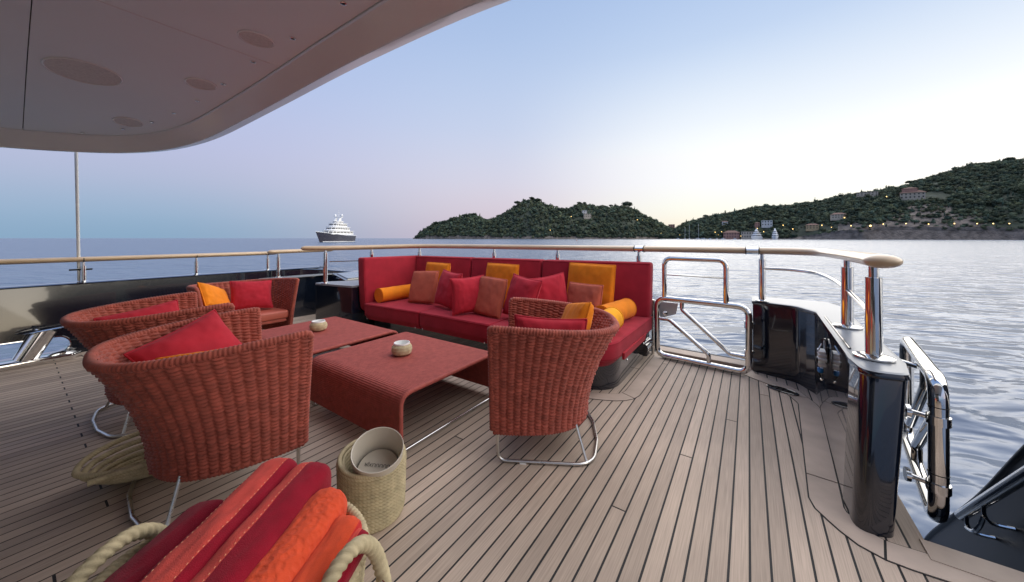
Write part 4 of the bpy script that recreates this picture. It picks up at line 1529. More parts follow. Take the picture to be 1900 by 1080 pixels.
# ================================================================== side stairs beyond the deck edge
sw = thing('stair_wall', 'sloping navy hull wall at the lower right corner', 'bulwark', W(1.1, 3, -1), 0)
m = MB()
path = [(1.9, 1.05), (2.3, 0.72), (2.78, 0.20), (3.2, -0.30), (3.6, -0.72), (3.95, -1.10), (4.3, -1.6)]
for (a, za), (b, zb) in zip(path, path[1:]):
    m.hexa([W(1.12, a, -2.4), W(1.34, a, -2.4), W(1.34, b, -2.4), W(1.12, b, -2.4), W(1.12, a, za), W(1.30, a, za + .02), W(1.30, b, zb + .02), W(1.12, b, zb)])
m.build('wall', MAT['navy_satin'], sw, smooth=50)
MB().tube(resample(catmull([W(1.21, a, z + .01) for a, z in path], 6), 0.08), 1.0, 14, flat=(0.105, 0.03)).build('capping', MAT['navy_satin'], sw, smooth=60)
sr_ = thing('stair_handrail', 'steel handrail tube on brackets at lower right corner', 'railing', W(1.0, 3, -.3), 0)
h0, h1 = W(1.02, 3.14, -0.42), W(1.02, 2.0, 0.70)
MB().tube([h0, h1], 0.024, 16).build('tube', MAT['steel'], sr_)
d = (h1 - h0).normalized()
MB().lathe([(0.024, 0), (0.018, .010), (0.001, .014)], 16, h0, (-d).to_track_quat('Z', 'Y').to_matrix()).build('end_cap', MAT['steel'], sr_)
for s_ in (0.10, 0.34):
    a = h0 + d * s_
    MB().tube(catmull([a, a + Vector((0, 0, -.07)), a + Vector((0, 0, -.11)) + W(.03, 0.01), a + Vector((0, 0, -.10)) + W(.10, 0)], 5), 0.009, 8).build('bracket', MAT['steel'], sr_)
MB().tube(catmull([h0 + d * .1 + Vector((0, 0, -.09)), h0 + d * .2 + Vector((0, 0, -.13)), h0 + d * .28 + Vector((0, 0, -.12)), h0 + d * .34 + Vector((0, 0, -.08))], 5), 0.010, 8).build('hook', MAT['steel'], sr_)

# ================================================================== mooring bollard
bo = thing('bollard', 'polished steel bollard with slanted post on a base by the slot', 'bollard', W(-5.62, 0.1, 0), P_ROT)
MB().prism([(v.x, v.y) for v in fillet([Vector((-1.1, -0.085, 0)), Vector((0.27, -0.085, 0)), Vector((0.33, 0, 0)), Vector((0.27, 0.085, 0)), Vector((-1.1, 0.085, 0))], [0, .04, .05, .04, 0], 5, closed=True)], 0.001, 0.055).build('base_plate', MAT['steel'], bo, world=False, bevel=0.008)
T = Matrix.Translation
MB().tube([(-0.02, 0, 0.05), (0.10, 0, 0.315)], 0.078, 28).build('post', MAT['steel'], bo, world=False)
MB().lathe([(0.001, -.004), (0.10, 0), (0.115, 0.008), (0.10, 0.018), (0.001, 0.022)], 32, (0.11, 0, 0.315), Matrix.Rotation(-0.10, 3, 'Y') @ Matrix.Diagonal((1.55, 1.0, 1.0))).build('top_plate', MAT['steel'], bo, world=False)
MB().lathe([(0.085, 0), (0.06, .02), (0.001, .03)], 24, (0.20, 0, 0.055), Matrix.Diagonal((1.1, .8, 1))).build('boss', MAT['steel'], bo, world=False)
MB().tube([(-0.50 + 0.05 * math.cos(a), -0.05, 0.055 + 0.055 * math.sin(a)) for a in [math.pi * i / 12 for i in range(13)]], 0.011, 8).build('eye', MAT['steel'], bo, world=False)

# ================================================================== roof overhang
roof = thing('ceiling', None, None, W(-2.6, 0, 2.3), 0, kind='structure')


def zc(q):
    return 2.40 - 0.042 * min(abs(q + 2.65), 3.35) ** 2


edge = catmull([(2.2, 1.05, 0), (1.2, 1.18, 0), (0.2, 1.26, 0), (-0.87, 1.325, 0), (-2.0, 1.41, 0), (-3.16, 1.43, 0), (-4.1, 1.36, 0), (-4.75, 1.24, 0), (-5.2, 1.02, 0), (-5.47, 0.72, 0), (-5.62, 0.38, 0), (-5.72, 0.0, 0), (-5.80, -.6, 0), (-5.9, -2, 0), (-5.95, -6, 0)], 6)
edge = resample(edge, 0.12)
ne = len(edge)
nrm_e = []
for i in range(ne):
    t_ = (edge[min(i + 1, ne - 1)] - edge[max(i - 1, 0)]).normalized()
    nrm_e.append(Vector((t_.y, -t_.x, 0)))          # outward
if nrm_e[4].y < 0: nrm_e = [-v for v in nrm_e]


def off(d):
    return [e + n_ * d for e, n_ in zip(edge, nrm_e)]


def band(prof, name, m_, smooth=40):
    cols = [off(d) for d, _ in prof]
    mb_ = MB()
    mb_.grid(lambda i, j: W(cols[j][i].x, cols[j][i].y, zc(cols[j][i].x) + prof[j][1]), ne, len(prof))
    return mb_.build(name, MAT[m_], roof, smooth=smooth)


band([(-0.262, 0.125), (-0.262, 0.105), (-0.255, 0.095), (-0.18, 0.050), (-0.112, 0.006), (-0.108, 0.0)], 'soffit', 'white_paint', 22)
band([(-0.108, -0.0005), (-0.055, 0.018), (0.0, 0.040), (0.006, 0.06), (0.008, 0.30), (0.0, 0.46), (-0.1, 0.50)], 'fascia', 'white_paint', 18)
lip = off(-0.266)
# panels: columns in q from the lip forward, split at the joints
qs = [lip[i].x for i in range(ne)]


def lip_p(q):
    for a, b in zip(lip, lip[1:]):
        if min(a.x, b.x) <= q <= max(a.x, b.x):
            return a.y + (b.y - a.y) * (q - a.x) / (b.x - a.x + 1e-12)
    return -6.0


def panel(q0, q1, p0, p1, to_lip):
    m_ = MB()
    nq = max(2, int((q1 - q0) / 0.08))
    rows_ = []
    for i in range(nq + 1):
        q = q0 + (q1 - q0) * i / nq
        pe = min(lip_p(q), 9) if to_lip else p1
        if pe < p0 + .005: pe = p0 + .005
        rows_.append([W(q, p0 + (pe - p0) * j / 4, zc(q) + 0.112) for j in range(5)] + [W(q, pe - (pe - p0) * j / 4, zc(q) + 0.142) for j in range(5)])
    m_.grid(lambda i, j: rows_[i][j % 10], nq + 1, 11)
    m_.add([r for r in rows_[0]], [tuple(range(10))])
    m_.add([r for r in rows_[-1]], [tuple(range(9, -1, -1))])
    m_.build('ceiling_panel', MAT['panel_white'], roof, smooth=40)


g_ = 0.004
ql = min(qs) + 0.02
for q0, q1 in ((-2.95 + g_ / 2, 2.1), (-5.62, -2.95 - g_ / 2)):
    panel(q0, q1, 0.07 + .0025, 0, True)
    panel(q0 if q0 > -5 else -5.66, q1, -3.0, 0.07 - .0025, False)
    panel(q0 if q0 > -5 else -5.66, q1, -6.0, -3.012, False)
m = MB()
m.prism3([W(q, p, 2.70) for q, p in [(2.2, -6), (2.2, 1.0), (-0.9, 1.28), (-3.2, 1.38), (-4.7, 1.2), (-5.6, .3), (-5.9, -6)]], [W(q, p, 2.9) for q, p in [(2.2, -6), (2.2, 1.0), (-0.9, 1.28), (-3.2, 1.38), (-4.7, 1.2), (-5.6, .3), (-5.9, -6)]])
m.build('upper_deck', MAT['white_paint'], roof, smooth=0)
for a_, b_ in ((0.08, 1.10), (-2.9, 0.06)):
    MB().tube([W(-2.95, a_ + (b_ - a_) * i / 6, zc(-2.95) + 0.1115) for i in range(7)], 0.004, 6).build('joint_bead', MAT['plug_white'], roof)
# dark backing over the panel joints
m = MB()
m.grid(lambda i, j: W(2.1 - i * (2.1 + 5.7) / 40, (-6, 0.20, 1.0 if i < 33 else 0.5)[j], zc(2.1 - i * 7.8 / 40) + 0.15), 41, 3)
m.build('backing', MAT['dark'], roof, smooth=40)

for k_, (q, p, d_, lb_) in enumerate([(-4.05, 0.315, 0.38, 'large round flush speaker in the ceiling at upper left'), (-2.67, 0.92, 0.20, 'round flush ceiling light nearest the right ceiling edge'),
                                      (-3.70, 0.89, 0.20, 'middle round flush ceiling light of the three'), (-4.86, 0.64, 0.20, 'round flush ceiling light nearest the far corner')]):
    t_ = thing('ceiling_speaker' if k_ == 0 else 'ceiling_light', lb_, 'speaker' if k_ == 0 else 'ceiling light', W(q, p, zc(q) + 0.112), Q_ROT)
    tilt = Matrix.Rotation(-math.atan(-0.084 * (q + 2.65)), 3, 'Y')
    MB().lathe([(d_ / 2, 0.0), (d_ / 2, -0.006), (d_ / 2 - 0.008, -0.010), (d_ / 2 - 0.012, -0.006)], 40, (0, 0, 0), tilt, cap=False).build('rim', MAT['white_paint'], t_, world=False)
    m = MB(); m.add([tilt @ Vector(((d_ / 2 - .011) * math.cos(2 * math.pi * i / 40), (d_ / 2 - .011) * math.sin(2 * math.pi * i / 40), -0.005)) for i in range(40)], [tuple(range(39, -1, -1))])
    m.build('grille' if k_ == 0 else 'diffuser', MAT['grille'], t_, world=False, smooth=0)
SP = [(-1.82, 1.03), (-2.46, 1.05), (-3.02, 1.02), (-3.58, 1.0), (-4.06, .95), (-4.45, .875), (-4.76, .78), (-5.05, .63), (-5.29, .40)]
ORD = ['first', 'second', 'third', 'fourth', 'fifth', 'sixth', 'seventh', 'eighth', 'ninth']
for (q, p), od in zip(SP, ORD):
    t_ = thing('ceiling_spotlight', od + ' tiny ceiling spotlight along the roof edge, counted from the right', 'spotlight', W(q, p, zc(q) + 0.111), 0, 'tiny spotlights along the roof edge')
    MB().lathe([(0.016, 0), (0.016, -0.005), (0.011, -0.006), (0.010, 0.0)], 16, cap=False).build('ring', MAT['steel'], t_, world=False)
    m = MB(); m.add([(0.011 * math.cos(2 * math.pi * i / 12), 0.011 * math.sin(2 * math.pi * i / 12), -0.002) for i in range(12)], [tuple(range(11, -1, -1))])
    m.build('lens', MAT['dark'], t_, world=False, smooth=0)

# unseen saloon front behind the camera, added to block sky light under the roof
cw = thing('unseen_saloon_wall', 'unseen white saloon wall with dark glass doors, added behind the viewpoint', 'wall', W(-2.6, -2.45, 0), 0)
MB().hexa([W(-4.9, -2.6, 0), W(-0.3, -2.6, 0), W(-0.3, -2.45, 0), W(-4.9, -2.45, 0), W(-4.9, -2.6, 2.33), W(-0.3, -2.6, 2.33), W(-0.3, -2.45, 2.33), W(-4.9, -2.45, 2.33)]).build('wall', MAT['white_paint'], cw, smooth=0)
for q in (-4.4, -3.35, -2.3, -1.25):
    MB().hexa([W(q, -2.46, 0.05), W(q + .95, -2.46, 0.05), W(q + .95, -2.43, 0.05), W(q, -2.43, 0.05), W(q, -2.46, 2.1), W(q + .95, -2.46, 2.1), W(q + .95, -2.43, 2.1), W(q, -2.43, 2.1)]).build('glass_door', MAT['glass_dark'], cw, smooth=0)
# ================================================================== FURNITURE
# ---- wicker armchair (local: front +x, z up, origin on the deck)
def chair_plan(t, s):
    """t height 0..1, s around the U -1..1 (starboard arm to port arm)"""
    w = 0.365 + 0.075 * t ** 1.4
    d = 0.515 + 0.18 * t ** 1.9
    return w, d


def build_chair():
    NTH = 900
    ncol, nrow, cs, rs = 40, 31, 6, 5
    NU, NV = ncol * cs + 1, nrow * rs + 1
    FR = 0.36

    def curve(t):
        w, d = chair_plan(t, 0)
        n = 2.7
        pts = []
        for i in range(NTH + 1):
            th = math.pi * i / NTH
            x = FR - d * abs(math.sin(th)) ** (2 / n)
            y = -w * math.copysign(abs(math.cos(th)) ** (2 / n), math.cos(th))
            pts.append((x, y))
        P = np.array(pts)
        ds = np.concatenate([[0], np.cumsum(np.hypot(*np.diff(P, axis=0).T))])
        u = np.linspace(0, ds[-1], NU)
        return np.stack([np.interp(u, ds, P[:, 0]), np.interp(u, ds, P[:, 1])], 1), ds[-1]

    base = np.zeros((NU, NV, 3))
    for j in range(NV):
        t = j / (NV - 1)
        c, _ = curve(t)
        base[:, j, :2] = c
        back = np.sin(np.linspace(0, math.pi, NU)) ** 1.5
        base[:, j, 2] = 0.165 + (0.73 - 0.045 * back - 0.165) * t
    du = np.gradient(base, axis=0)
    dv = np.gradient(base, axis=1)
    nrm = np.cross(dv, du)
    nrm /= np.linalg.norm(nrm, axis=2, keepdims=True) + 1e-9
    # outward is away from the middle
    ctr = np.array([-0.05, 0, 0.4])
    if np.sum((base - ctr) * nrm) < 0:
        nrm = -nrm
    U = np.linspace(0, ncol, NU)[:, None]
    V = np.linspace(0, nrow, NV)[None, :]
    ci = np.floor(U)
    fu = U - ci
    rib = np.abs(np.sin(math.pi * fu)) ** 0.7
    ph = 0.5 * (ci % 2)
    jitter = 0.16 * np.sin(ci * 12.9 + 3 * np.sin(V * 0.7))
    row = np.abs(np.sin(math.pi * (V + ph + jitter + 0.22 * np.sin(math.pi * fu)))) ** 0.6
    rs2 = np.random.default_rng(5)
    cell = rs2.uniform(0.72, 1.1, (ncol + 2, nrow + 3))
    cj = cell[np.minimum(ci.astype(int), ncol), :][:, 0, :][np.arange(NU)[:, None], np.clip(np.floor(V + ph + jitter).astype(int) + 1, 0, nrow + 2)]
    row = row * cj
    disp = 0.0145 * (0.36 + 0.64 * rib) * row ** 1.2 + 0.0012 * rib
    out = base + nrm * disp[..., None]
    inn = base - nrm * (0.016 + disp[..., None])
    m = MB()
    m.grid(lambda i, j: Vector(out[i, j]), NU, NV)
    m.grid(lambda i, j: Vector(inn[i, j]), NU, NV, flip=True)
    t = thing('wicker_armchair', 'x', 'armchair', (0, 0, 0), 0, 'red wicker armchairs around the low tables')
    shell = m.build('woven_shell', MAT['rope_red'], t, world=False, smooth=180)
    # wrapped rim: up one front edge, round the top, down the other, along the bottom
    mid = base - nrm * 0.008
    path = [Vector(mid[0, j]) for j in range(0, NV, 4)] + [Vector(mid[i, NV - 1]) for i in range(2, NU - 1, 2)] + [Vector(mid[NU - 1, j]) for j in range(NV - 1, -1, -4)]
    path = resample(fillet(path, 0.03, 3), 0.0042)
    MB().tube(path, 0.0205, 9, rf=lambda s, a: 0.78 + 0.26 * abs(math.sin(math.pi * s / 0.016 + 0.5 * math.sin(a)))).build('rim', MAT['rope_red'], t, world=False, smooth=180)
    path = resample([Vector(mid[i, 0]) for i in range(0, NU, 3)], 0.0042)
    MB().tube(path, 0.017, 8, rf=lambda s, a: 0.78 + 0.26 * abs(math.sin(math.pi * s / 0.016))).build('lower_rim', MAT['rope_red'], t, world=False, smooth=180)
    # seat pad fitted between the arms
    c0, _ = curve(0.40)
    poly = [(float(x) * 0.93 + 0.005, float(y) * 0.92) for x, y in c0[::6]]
    MB().prism(poly, 0.315, 0.405).build('seat_pad', MAT['seat_leather'], t, world=False, bevel=0.022, seg=4, smooth=50)
    MB().box((0.32, 0, 0.30), (0.03, 0.66, 0.03)).build('seat_rail', MAT['rope_red'], t, world=False, bevel=0.006)
    # sled base of bent steel rod
    lp = fillet([Vector((0.335, -0.355, 0.17)), Vector((0.335, -0.355, 0.011)), Vector((-0.17, -0.335, 0.011)), Vector((-0.215, -0.10, 0.011)), Vector((-0.215, 0.10, 0.011)), Vector((-0.17, 0.335, 0.011)), Vector((0.335, 0.355, 0.011)), Vector((0.335, 0.355, 0.17))], [0, .05, .13, .05, .05, .13, .05, 0], 6)
    MB().tube(lp, 0.0085, 10).build('sled_base', MAT['brushed'], t, world=False)
    for s in (-1, 1):
        MB().tube([(-0.135, s * 0.31, 0.012), (-0.075, s * 0.235, 0.20)], 0.0078, 8).build('leg', MAT['brushed'], t, world=False)
        MB().box((0.20, s * 0.352, 0.004), (0.035, 0.016, 0.008)).build('glide', MAT['plug_white'], t, world=False, smooth=0)
    return t


chair0 = build_chair()
spots = [('wicker armchair nearest the camera, its back to the towel basket', (-1.56, 1.70, 0), P_ROT - R(5)),
         ('wicker armchair at far left beside the steel bollard', (-2.53, 2.37, 0), P_ROT),
         ('wicker armchair facing us with its back to the left bulwark', (-2.955, 3.73, 0), Q_ROT),
         ('wicker armchair standing alone right of the tables', (0.30, 2.16, 0), R(173))]
chairs = []
for k_, (lb_, loc, rz) in enumerate(spots):
    c_o = chair0 if k_ == 0 else copy_tree(chair0)
    c_o.location = loc
    c_o.rotation_euler = (0, 0, rz)
    c_o['label'] = lb_
    chairs.append((c_o, Matrix.Translation(Vector(loc)) @ Matrix.Rotation(rz, 4, 'Z')))


# ---- cushions
def pillow_mesh(w, h, t, pinch=0.07, power=0.42, seed=0, wr=0.013, n=30):
    m = MB()
    rs_ = random.Random(seed)
    sx = rs_.uniform(-.02, .02)

    def f(side):
        def fn(i, j):
            u = -1 + 2 * i / (n - 1)
            v = -1 + 2 * j / (n - 1)
            u = math.copysign(abs(u) ** 0.85, u); v = math.copysign(abs(v) ** 0.85, v)
            x = u * w / 2 * (1 - pinch * (1 - v * v)) + sx * v * w
            z = v * h / 2 * (1 - pinch * (1 - u * u))
            th = t / 2 * max(0, (1 - abs(u) ** 2.4) * (1 - abs(v) ** 2.4)) ** power
            k = noise.noise(Vector((u * 2.1, v * 2.1, seed * 3.3 + side))) + 0.5 * noise.noise(Vector((u * 5, v * 5, seed * 1.7 + side)))
            th *= 1 + 0.10 * k
            edge_ = max(abs(u), abs(v))
            th += wr * noise.noise(Vector((u * 9 + v * 2, v * 3 - u * 2, seed))) * (edge_ ** 3) * (1 - edge_ ** 12)
            return Vector((x, side * th, z))
        return fn
    m.grid(f(1), n, n)
    m.grid(f(-1), n, n, flip=True)
    edge = []
    e = [i / (n - 1) * 2 - 1 for i in range(n)]
    g = f(1)
    for i in range(n): edge.append(g(i, 0) * 1)
    for j in range(1, n): edge.append(g(n - 1, j))
    for i in range(n - 2, -1, -1): edge.append(g(i, n - 1))
    for j in range(n - 2, 0, -1): edge.append(g(0, j))
    edge = [Vector((p.x, 0, p.z)) for p in edge]
    return m, edge


def basis(normal, up=Vector((0, 0, 1)), roll=0.0):
    y = Vector(normal).normalized()
    z = (Vector(up) - y * y.dot(Vector(up))).normalized()
    x = z.cross(y) * -1
    x = y.cross(z)
    Mx = Matrix((x, y, z)).transposed()
    return Mx @ Matrix.Rotation(roll, 3, 'Y')


PSEED = [0]


def pillow(label, m_, base, normal, w, h, t=0.15, lean=0.25, roll=0.0, pinch=0.07, power=0.42, grp='loose cushions on the sofa', name='cushion', piping=True, lift=0.0):
    """base: point where the lower edge rests; normal: the way it faces (horizontal); lean: radians tipped back"""
    PSEED[0] += 1
    mb_, edge = pillow_mesh(w, h, t, pinch, power, PSEED[0])
    n_ = Vector(normal).normalized()
    nn = (n_ * math.cos(lean) + Vector((0, 0, 1)) * math.sin(lean)).normalized()
    B = basis(nn, roll=roll)
    up = B @ Matrix.Rotation(-roll, 3, 'Y') @ Vector((0, 0, 1))
    ext = (abs(math.cos(roll)) * h + abs(math.sin(roll)) * w) / 2 * 0.97
    ctr = Vector(base) + up * ext + nn * t * 0.30 + Vector((0, 0, lift))
    me = mb_.mesh(name, MAT[m_], smooth=180)
    o = obj(name, me)
    o.location = ctr
    o.rotation_euler = B.to_euler()
    tag(o, label, 'cushion', grp)
    if piping:
        MB().tube(edge, 0.0055, 6, closed=True).build('piping', MAT[m_], o, world=False, smooth=180)
    return o


def bolster(label, m_, a, b, r, grp='loose cushions on the sofa'):
    a, b = Vector(a), Vector(b)
    Ln = (b - a).length
    t = thing('bolster', label, 'bolster', a, 0, grp)
    rot = (b - a).to_track_quat('Z', 'Y').to_matrix()
    prof = [(r * 0.96, 0.0), (r, 0.012)] + [(r * (1 + 0.012 * math.sin(k_ * 2.1)), 0.012 + (Ln - .024) * k_ / 10) for k_ in range(1, 10)] + [(r, Ln - 0.012), (r * .96, Ln)]
    MB().lathe(prof, 28, (0, 0, 0), rot).build('body', MAT[m_], t, world=False, smooth=50)
    for s in (0.006, Ln - 0.006):
        MB().tube([rot @ Vector((r * math.cos(x), r * math.sin(x), s)) for x in [2 * math.pi * i / 28 for i in range(28)]], 0.005, 6, closed=True).build('piping', MAT[m_], t, world=False)
    return t


# ---- sofa
sofa = thing('sofa', 'long red corner sofa with three seats along the stern rail', 'sofa', W(-2.3, 2.9, 0), 0)
BK = [(-3.80, 3.13), (-2.88, 3.235), (-1.93, 3.345), (-0.80, 3.56)]       # foot of the back cushions
FRT = [(-3.80, 2.40), (-2.88, 2.45), (-1.93, 2.45), (-0.80, 2.47)]
SEAT = 0.42
g = 0.006
for k_ in range(3):
    (qa, fa), (qb, fb) = FRT[k_], FRT[k_ + 1]
    (_, ba), (_, bb) = BK[k_], BK[k_ + 1]
    if k_ == 2:
        poly = [(v.x, v.y) for v in fillet([Vector((qa + g, fa, 0)), Vector((qb - .02, fb - .02, 0)), Vector((qb, bb + .12, 0)), Vector((qa + g, ba + .05, 0))], [0.02, .20, .03, .02], 8, closed=True)]
    else:
        poly = [(v.x, v.y) for v in fillet([Vector((qa + g, fa, 0)), Vector((qb - g, fb, 0)), Vector((qb - g, bb + .05, 0)), Vector((qa + g, ba + .05, 0))], [0.02, .02, .02, .02], 3, closed=True)]
    seat = MB().prism3([W(q, p, 0.285) for q, p in poly], [W(q, p, SEAT) for q, p in poly]).build('seat_cushion', MAT['sofa_red'], sofa, smooth=50, bevel=0.024, seg=4)
    pl2 = [Vector((q, p, 0)) for q, p in poly]
    MB().tube([W(v.x, v.y, SEAT - 0.012) for v in outset(pl2, 0.001)], 0.0045, 6, closed=True).build('piping', MAT['sofa_red'], seat)
    ins = [(q * 0.97 - 2.3 * 0.03, p + (2.9 - p) * 0.05) for q, p in poly]
    MB().prism3([W(q, p, 0.235) for q, p in ins], [W(q, p, 0.287) for q, p in poly]).build('valance', MAT['sofa_red'], sofa, smooth=50)
    for f_ in (0.06, 0.94):
        q = qa + (qb - qa) * f_
        if k_ == 2 and f_ > 0.5: continue
        MB().lathe([(0.009, 0), (0.008, 0.005), (0.002, 0.008)], 10, W(q, fa + (fb - fa) * f_ + 0.008, 0.245), Matrix.Rotation(-A, 3, 'Z') @ Matrix.Rotation(R(90), 3, 'X')).build('snap', MAT['steel'], sofa)
for k_ in range(3):
    (qa, ba), (qb, bb) = BK[k_], BK[k_ + 1]
    z0, z1 = 0.405, 0.955
    th = 0.15
    la = 0.05
    front_b = [W(qa + g, ba, z0), W(qb - g, bb, z0)]
    back_b = [W(qb - g, bb + th, z0), W(qa + g, ba + th, z0)]
    front_t = [W(qa + g, ba + la, z1), W(qb - g, bb + la, z1)]
    back_t = [W(qb - g, bb + th + la, z1), W(qa + g, ba + th + la, z1)]
    bc = MB().hexa(front_b + back_b + front_t + back_t).build('back_cushion', MAT['sofa_red'], sofa, smooth=50, bevel=0.03, seg=4)
    d_ = Vector((0, 0, -.012))
    MB().tube([front_t[0] + d_, front_t[1] + d_], 0.004, 6).build('piping', MAT['sofa_red'], bc)
# left arm panel, wraps the corner
ai, ao = -3.795, -3.935
arm = MB()
prof_p = [(2.56, 0.285), (2.45, 0.40), (2.40, 0.60), (2.385, 0.97)]
pb3 = []
for q in (ai, ao):
    pts = [W(q, p, z) for p, z in [(3.30, 0.285), (2.50, 0.285), (2.435, 0.34), (2.42, 0.45), (2.405, 0.70), (2.40, 0.965), (3.32, 0.955)]]
    pb3.append(pts)
arm.prism3(pb3[0], pb3[1])
arm.build('arm_panel', MAT['sofa_red'], sofa, smooth=50, bevel=0.026, seg=4)
MB().tube([W(ai - .012, p, z) for p, z in [(2.45, 0.34), (2.425, 0.45), (2.41, 0.70), (2.408, 0.94)]], 0.0045, 6).build('piping', MAT['sofa_red'], sofa)
# plinth with rounded glossy corner
ply = [(v.x, v.y) for v in fillet([Vector((-3.9, 2.60, 0)), Vector((-0.87, 2.60, 0)), Vector((-0.87, 3.62, 0)), Vector((-3.9, 3.3, 0))], [.02, .26, .05, .02], 8, closed=True)]
MB().prism3([W(q, p, 0.0) for q, p in ply], [W(q, p, 0.27) for q, p in ply]).build('plinth', MAT['navy'], sofa, smooth=45)
ply2 = [(v.x, v.y) for v in outset([Vector((q, p, 0)) for q, p in ply], 0.03)]
MB().tube([W(-0.84, 3.40, 0.15), W(-0.84, 3.62, 0.15)], 0.06, 16).build('bracket', MAT['black_gloss'], sofa)
for p, z in ((2.78, 0.232), (3.30, 0.232)):
    MB().lathe([(0.010, 0), (0.009, 0.006), (0.002, 0.009)], 10, W(-0.80, p, z), Matrix.Rotation(R(90), 3, 'Y')).build('snap', MAT['steel'], sofa)
MB().hexa([W(-0.83, 2.76, 0.235), W(-0.812, 2.76, 0.235), W(-0.812, 3.42, 0.235), W(-0.83, 3.42, 0.235), W(-0.82, 2.72, 0.30), W(-0.797, 2.72, 0.30), W(-0.797, 3.42, 0.30), W(-0.82, 3.42, 0.30)]).build('side_skirt', MAT['cushion_red'], sofa, smooth=0)

nP = W(0, -1, 0)                              # facing forward, towards the tables


def fac(deg):                                 # forward direction turned about z
    return Matrix.Rotation(R(deg), 3, 'Z') @ nP


def seat_pt(u, p, z=SEAT):
    r_ = (u - 950) / 640
    Y = p / (SA * r_ + CA)
    return Vector((r_ * Y, Y, z))


bolster('orange bolster lying along the sofa left arm', 'orange', W(-3.68, 2.52, SEAT + .088), W(-3.69, 3.08, SEAT + .088), 0.085)
pillow('leftmost salmon cushion, beside the left bolster', 'salmon', seat_pt(783, 2.80), fac(10), 0.37, 0.38, 0.10, 0.30, 0.05, 0.0, 0.25)
pillow('leftmost orange cushion against the sofa back', 'orange', seat_pt(810, 3.06), fac(-4), 0.45, 0.47, 0.10, 0.14, 0.0, 0.0, 0.25)
pillow('red square cushion right of the leftmost salmon one', 'cushion_red', seat_pt(830, 2.78), fac(-14), 0.40, 0.40, 0.15, 0.26, -0.06)
pillow('red cushion turned edge on between two sofa seats', 'cushion_red', seat_pt(868, 2.70), fac(62), 0.37, 0.37, 0.16, 0.16, 0.05)
pillow('middle orange cushion against the sofa back', 'orange', seat_pt(929, 3.17), fac(-6), 0.48, 0.49, 0.10, 0.14, 0.0, 0.0, 0.25)
pillow('middle salmon cushion before the middle orange one', 'salmon', seat_pt(906, 2.72), fac(-6), 0.36, 0.38, 0.10, 0.30, -0.04, 0.0, 0.25)
pillow('red cushion right of the middle salmon one', 'cushion_red', seat_pt(966, 2.74), fac(-12), 0.39, 0.40, 0.15, 0.28, -0.10)
pillow('red cushion half hidden behind the lone armchair', 'cushion_red', seat_pt(1020, 2.98), fac(46), 0.38, 0.39, 0.15, 0.22, 0.16)
pillow('big orange cushion at the right end of the sofa', 'orange', seat_pt(1093, 3.36), fac(-8), 0.53, 0.52, 0.11, 0.16, 0.0, 0.0, 0.25)
pillow('small salmon cushion before the big orange one', 'salmon', seat_pt(1082, 3.08), fac(-10), 0.37, 0.35, 0.13, 0.26, 0.0, 0.03, 0.3)
bolster('rear orange bolster at the right end of sofa', 'orange', W(-1.06, 2.92, SEAT + .096), W(-0.98, 3.42, SEAT + .096), 0.094)
bolster('front yellow orange bolster at the right end of sofa', 'yellow', W(-0.98, 2.47, SEAT + .096), W(-0.95, 2.90, SEAT + .10), 0.092)


def chair_pillow(ci, label, m_, x, y, z, yaw, w, h, t, lean, roll=0.0, pinch=0.07, power=0.42):
    Mc = chairs[ci][1]
    b = Mc @ Vector((x, y, z))
    n_ = Mc.to_3x3() @ Vector((math.cos(R(yaw)), math.sin(R(yaw)), 0))
    return pillow(label, m_, b, n_, w, h, t, lean, roll, pinch, power, 'cushions in the armchairs')


SP_ = 0.41
chair_pillow(0, 'red cushion tilted in the armchair nearest the camera', 'cushion_red', 0.04, 0.14, SP_ - .03, -74, 0.42, 0.31, 0.15, 0.50, 0.36)
chair_pillow(0, 'orange cushion in the nearest armchair, under the red one', 'orange', 0.07, -0.21, SP_, 72, 0.44, 0.275, 0.11, 0.22, 0.0, 0.0, 0.25)
chair_pillow(1, 'red cushion lying in the far left armchair', 'cushion_red', 0.04, 0.17, SP_ - .02, -82, 0.44, 0.28, 0.14, 0.42, 0.14)
chair_pillow(2, 'orange cushion leaning in the armchair by the left bulwark', 'orange', 0.10, -0.17, SP_, 52, 0.36, 0.27, 0.11, 0.50, -0.42, 0.02, 0.3)
chair_pillow(2, 'red cushion standing in the armchair by left bulwark', 'cushion_red', 0.06, 0.10, SP_, -14, 0.37, 0.32, 0.15, 0.42, -0.05)
chair_pillow(3, 'orange cushion standing in the lone right armchair', 'orange', -0.04, 0.0, SP_, 12, 0.36, 0.36, 0.12, 0.35, 0.22, 0.0, 0.25)
chair_pillow(3, 'red cushion lying before the orange one in right armchair', 'cushion_red', 0.06, 0.17, SP_, 82, 0.42, 0.335, 0.13, 0.12, 0.0)


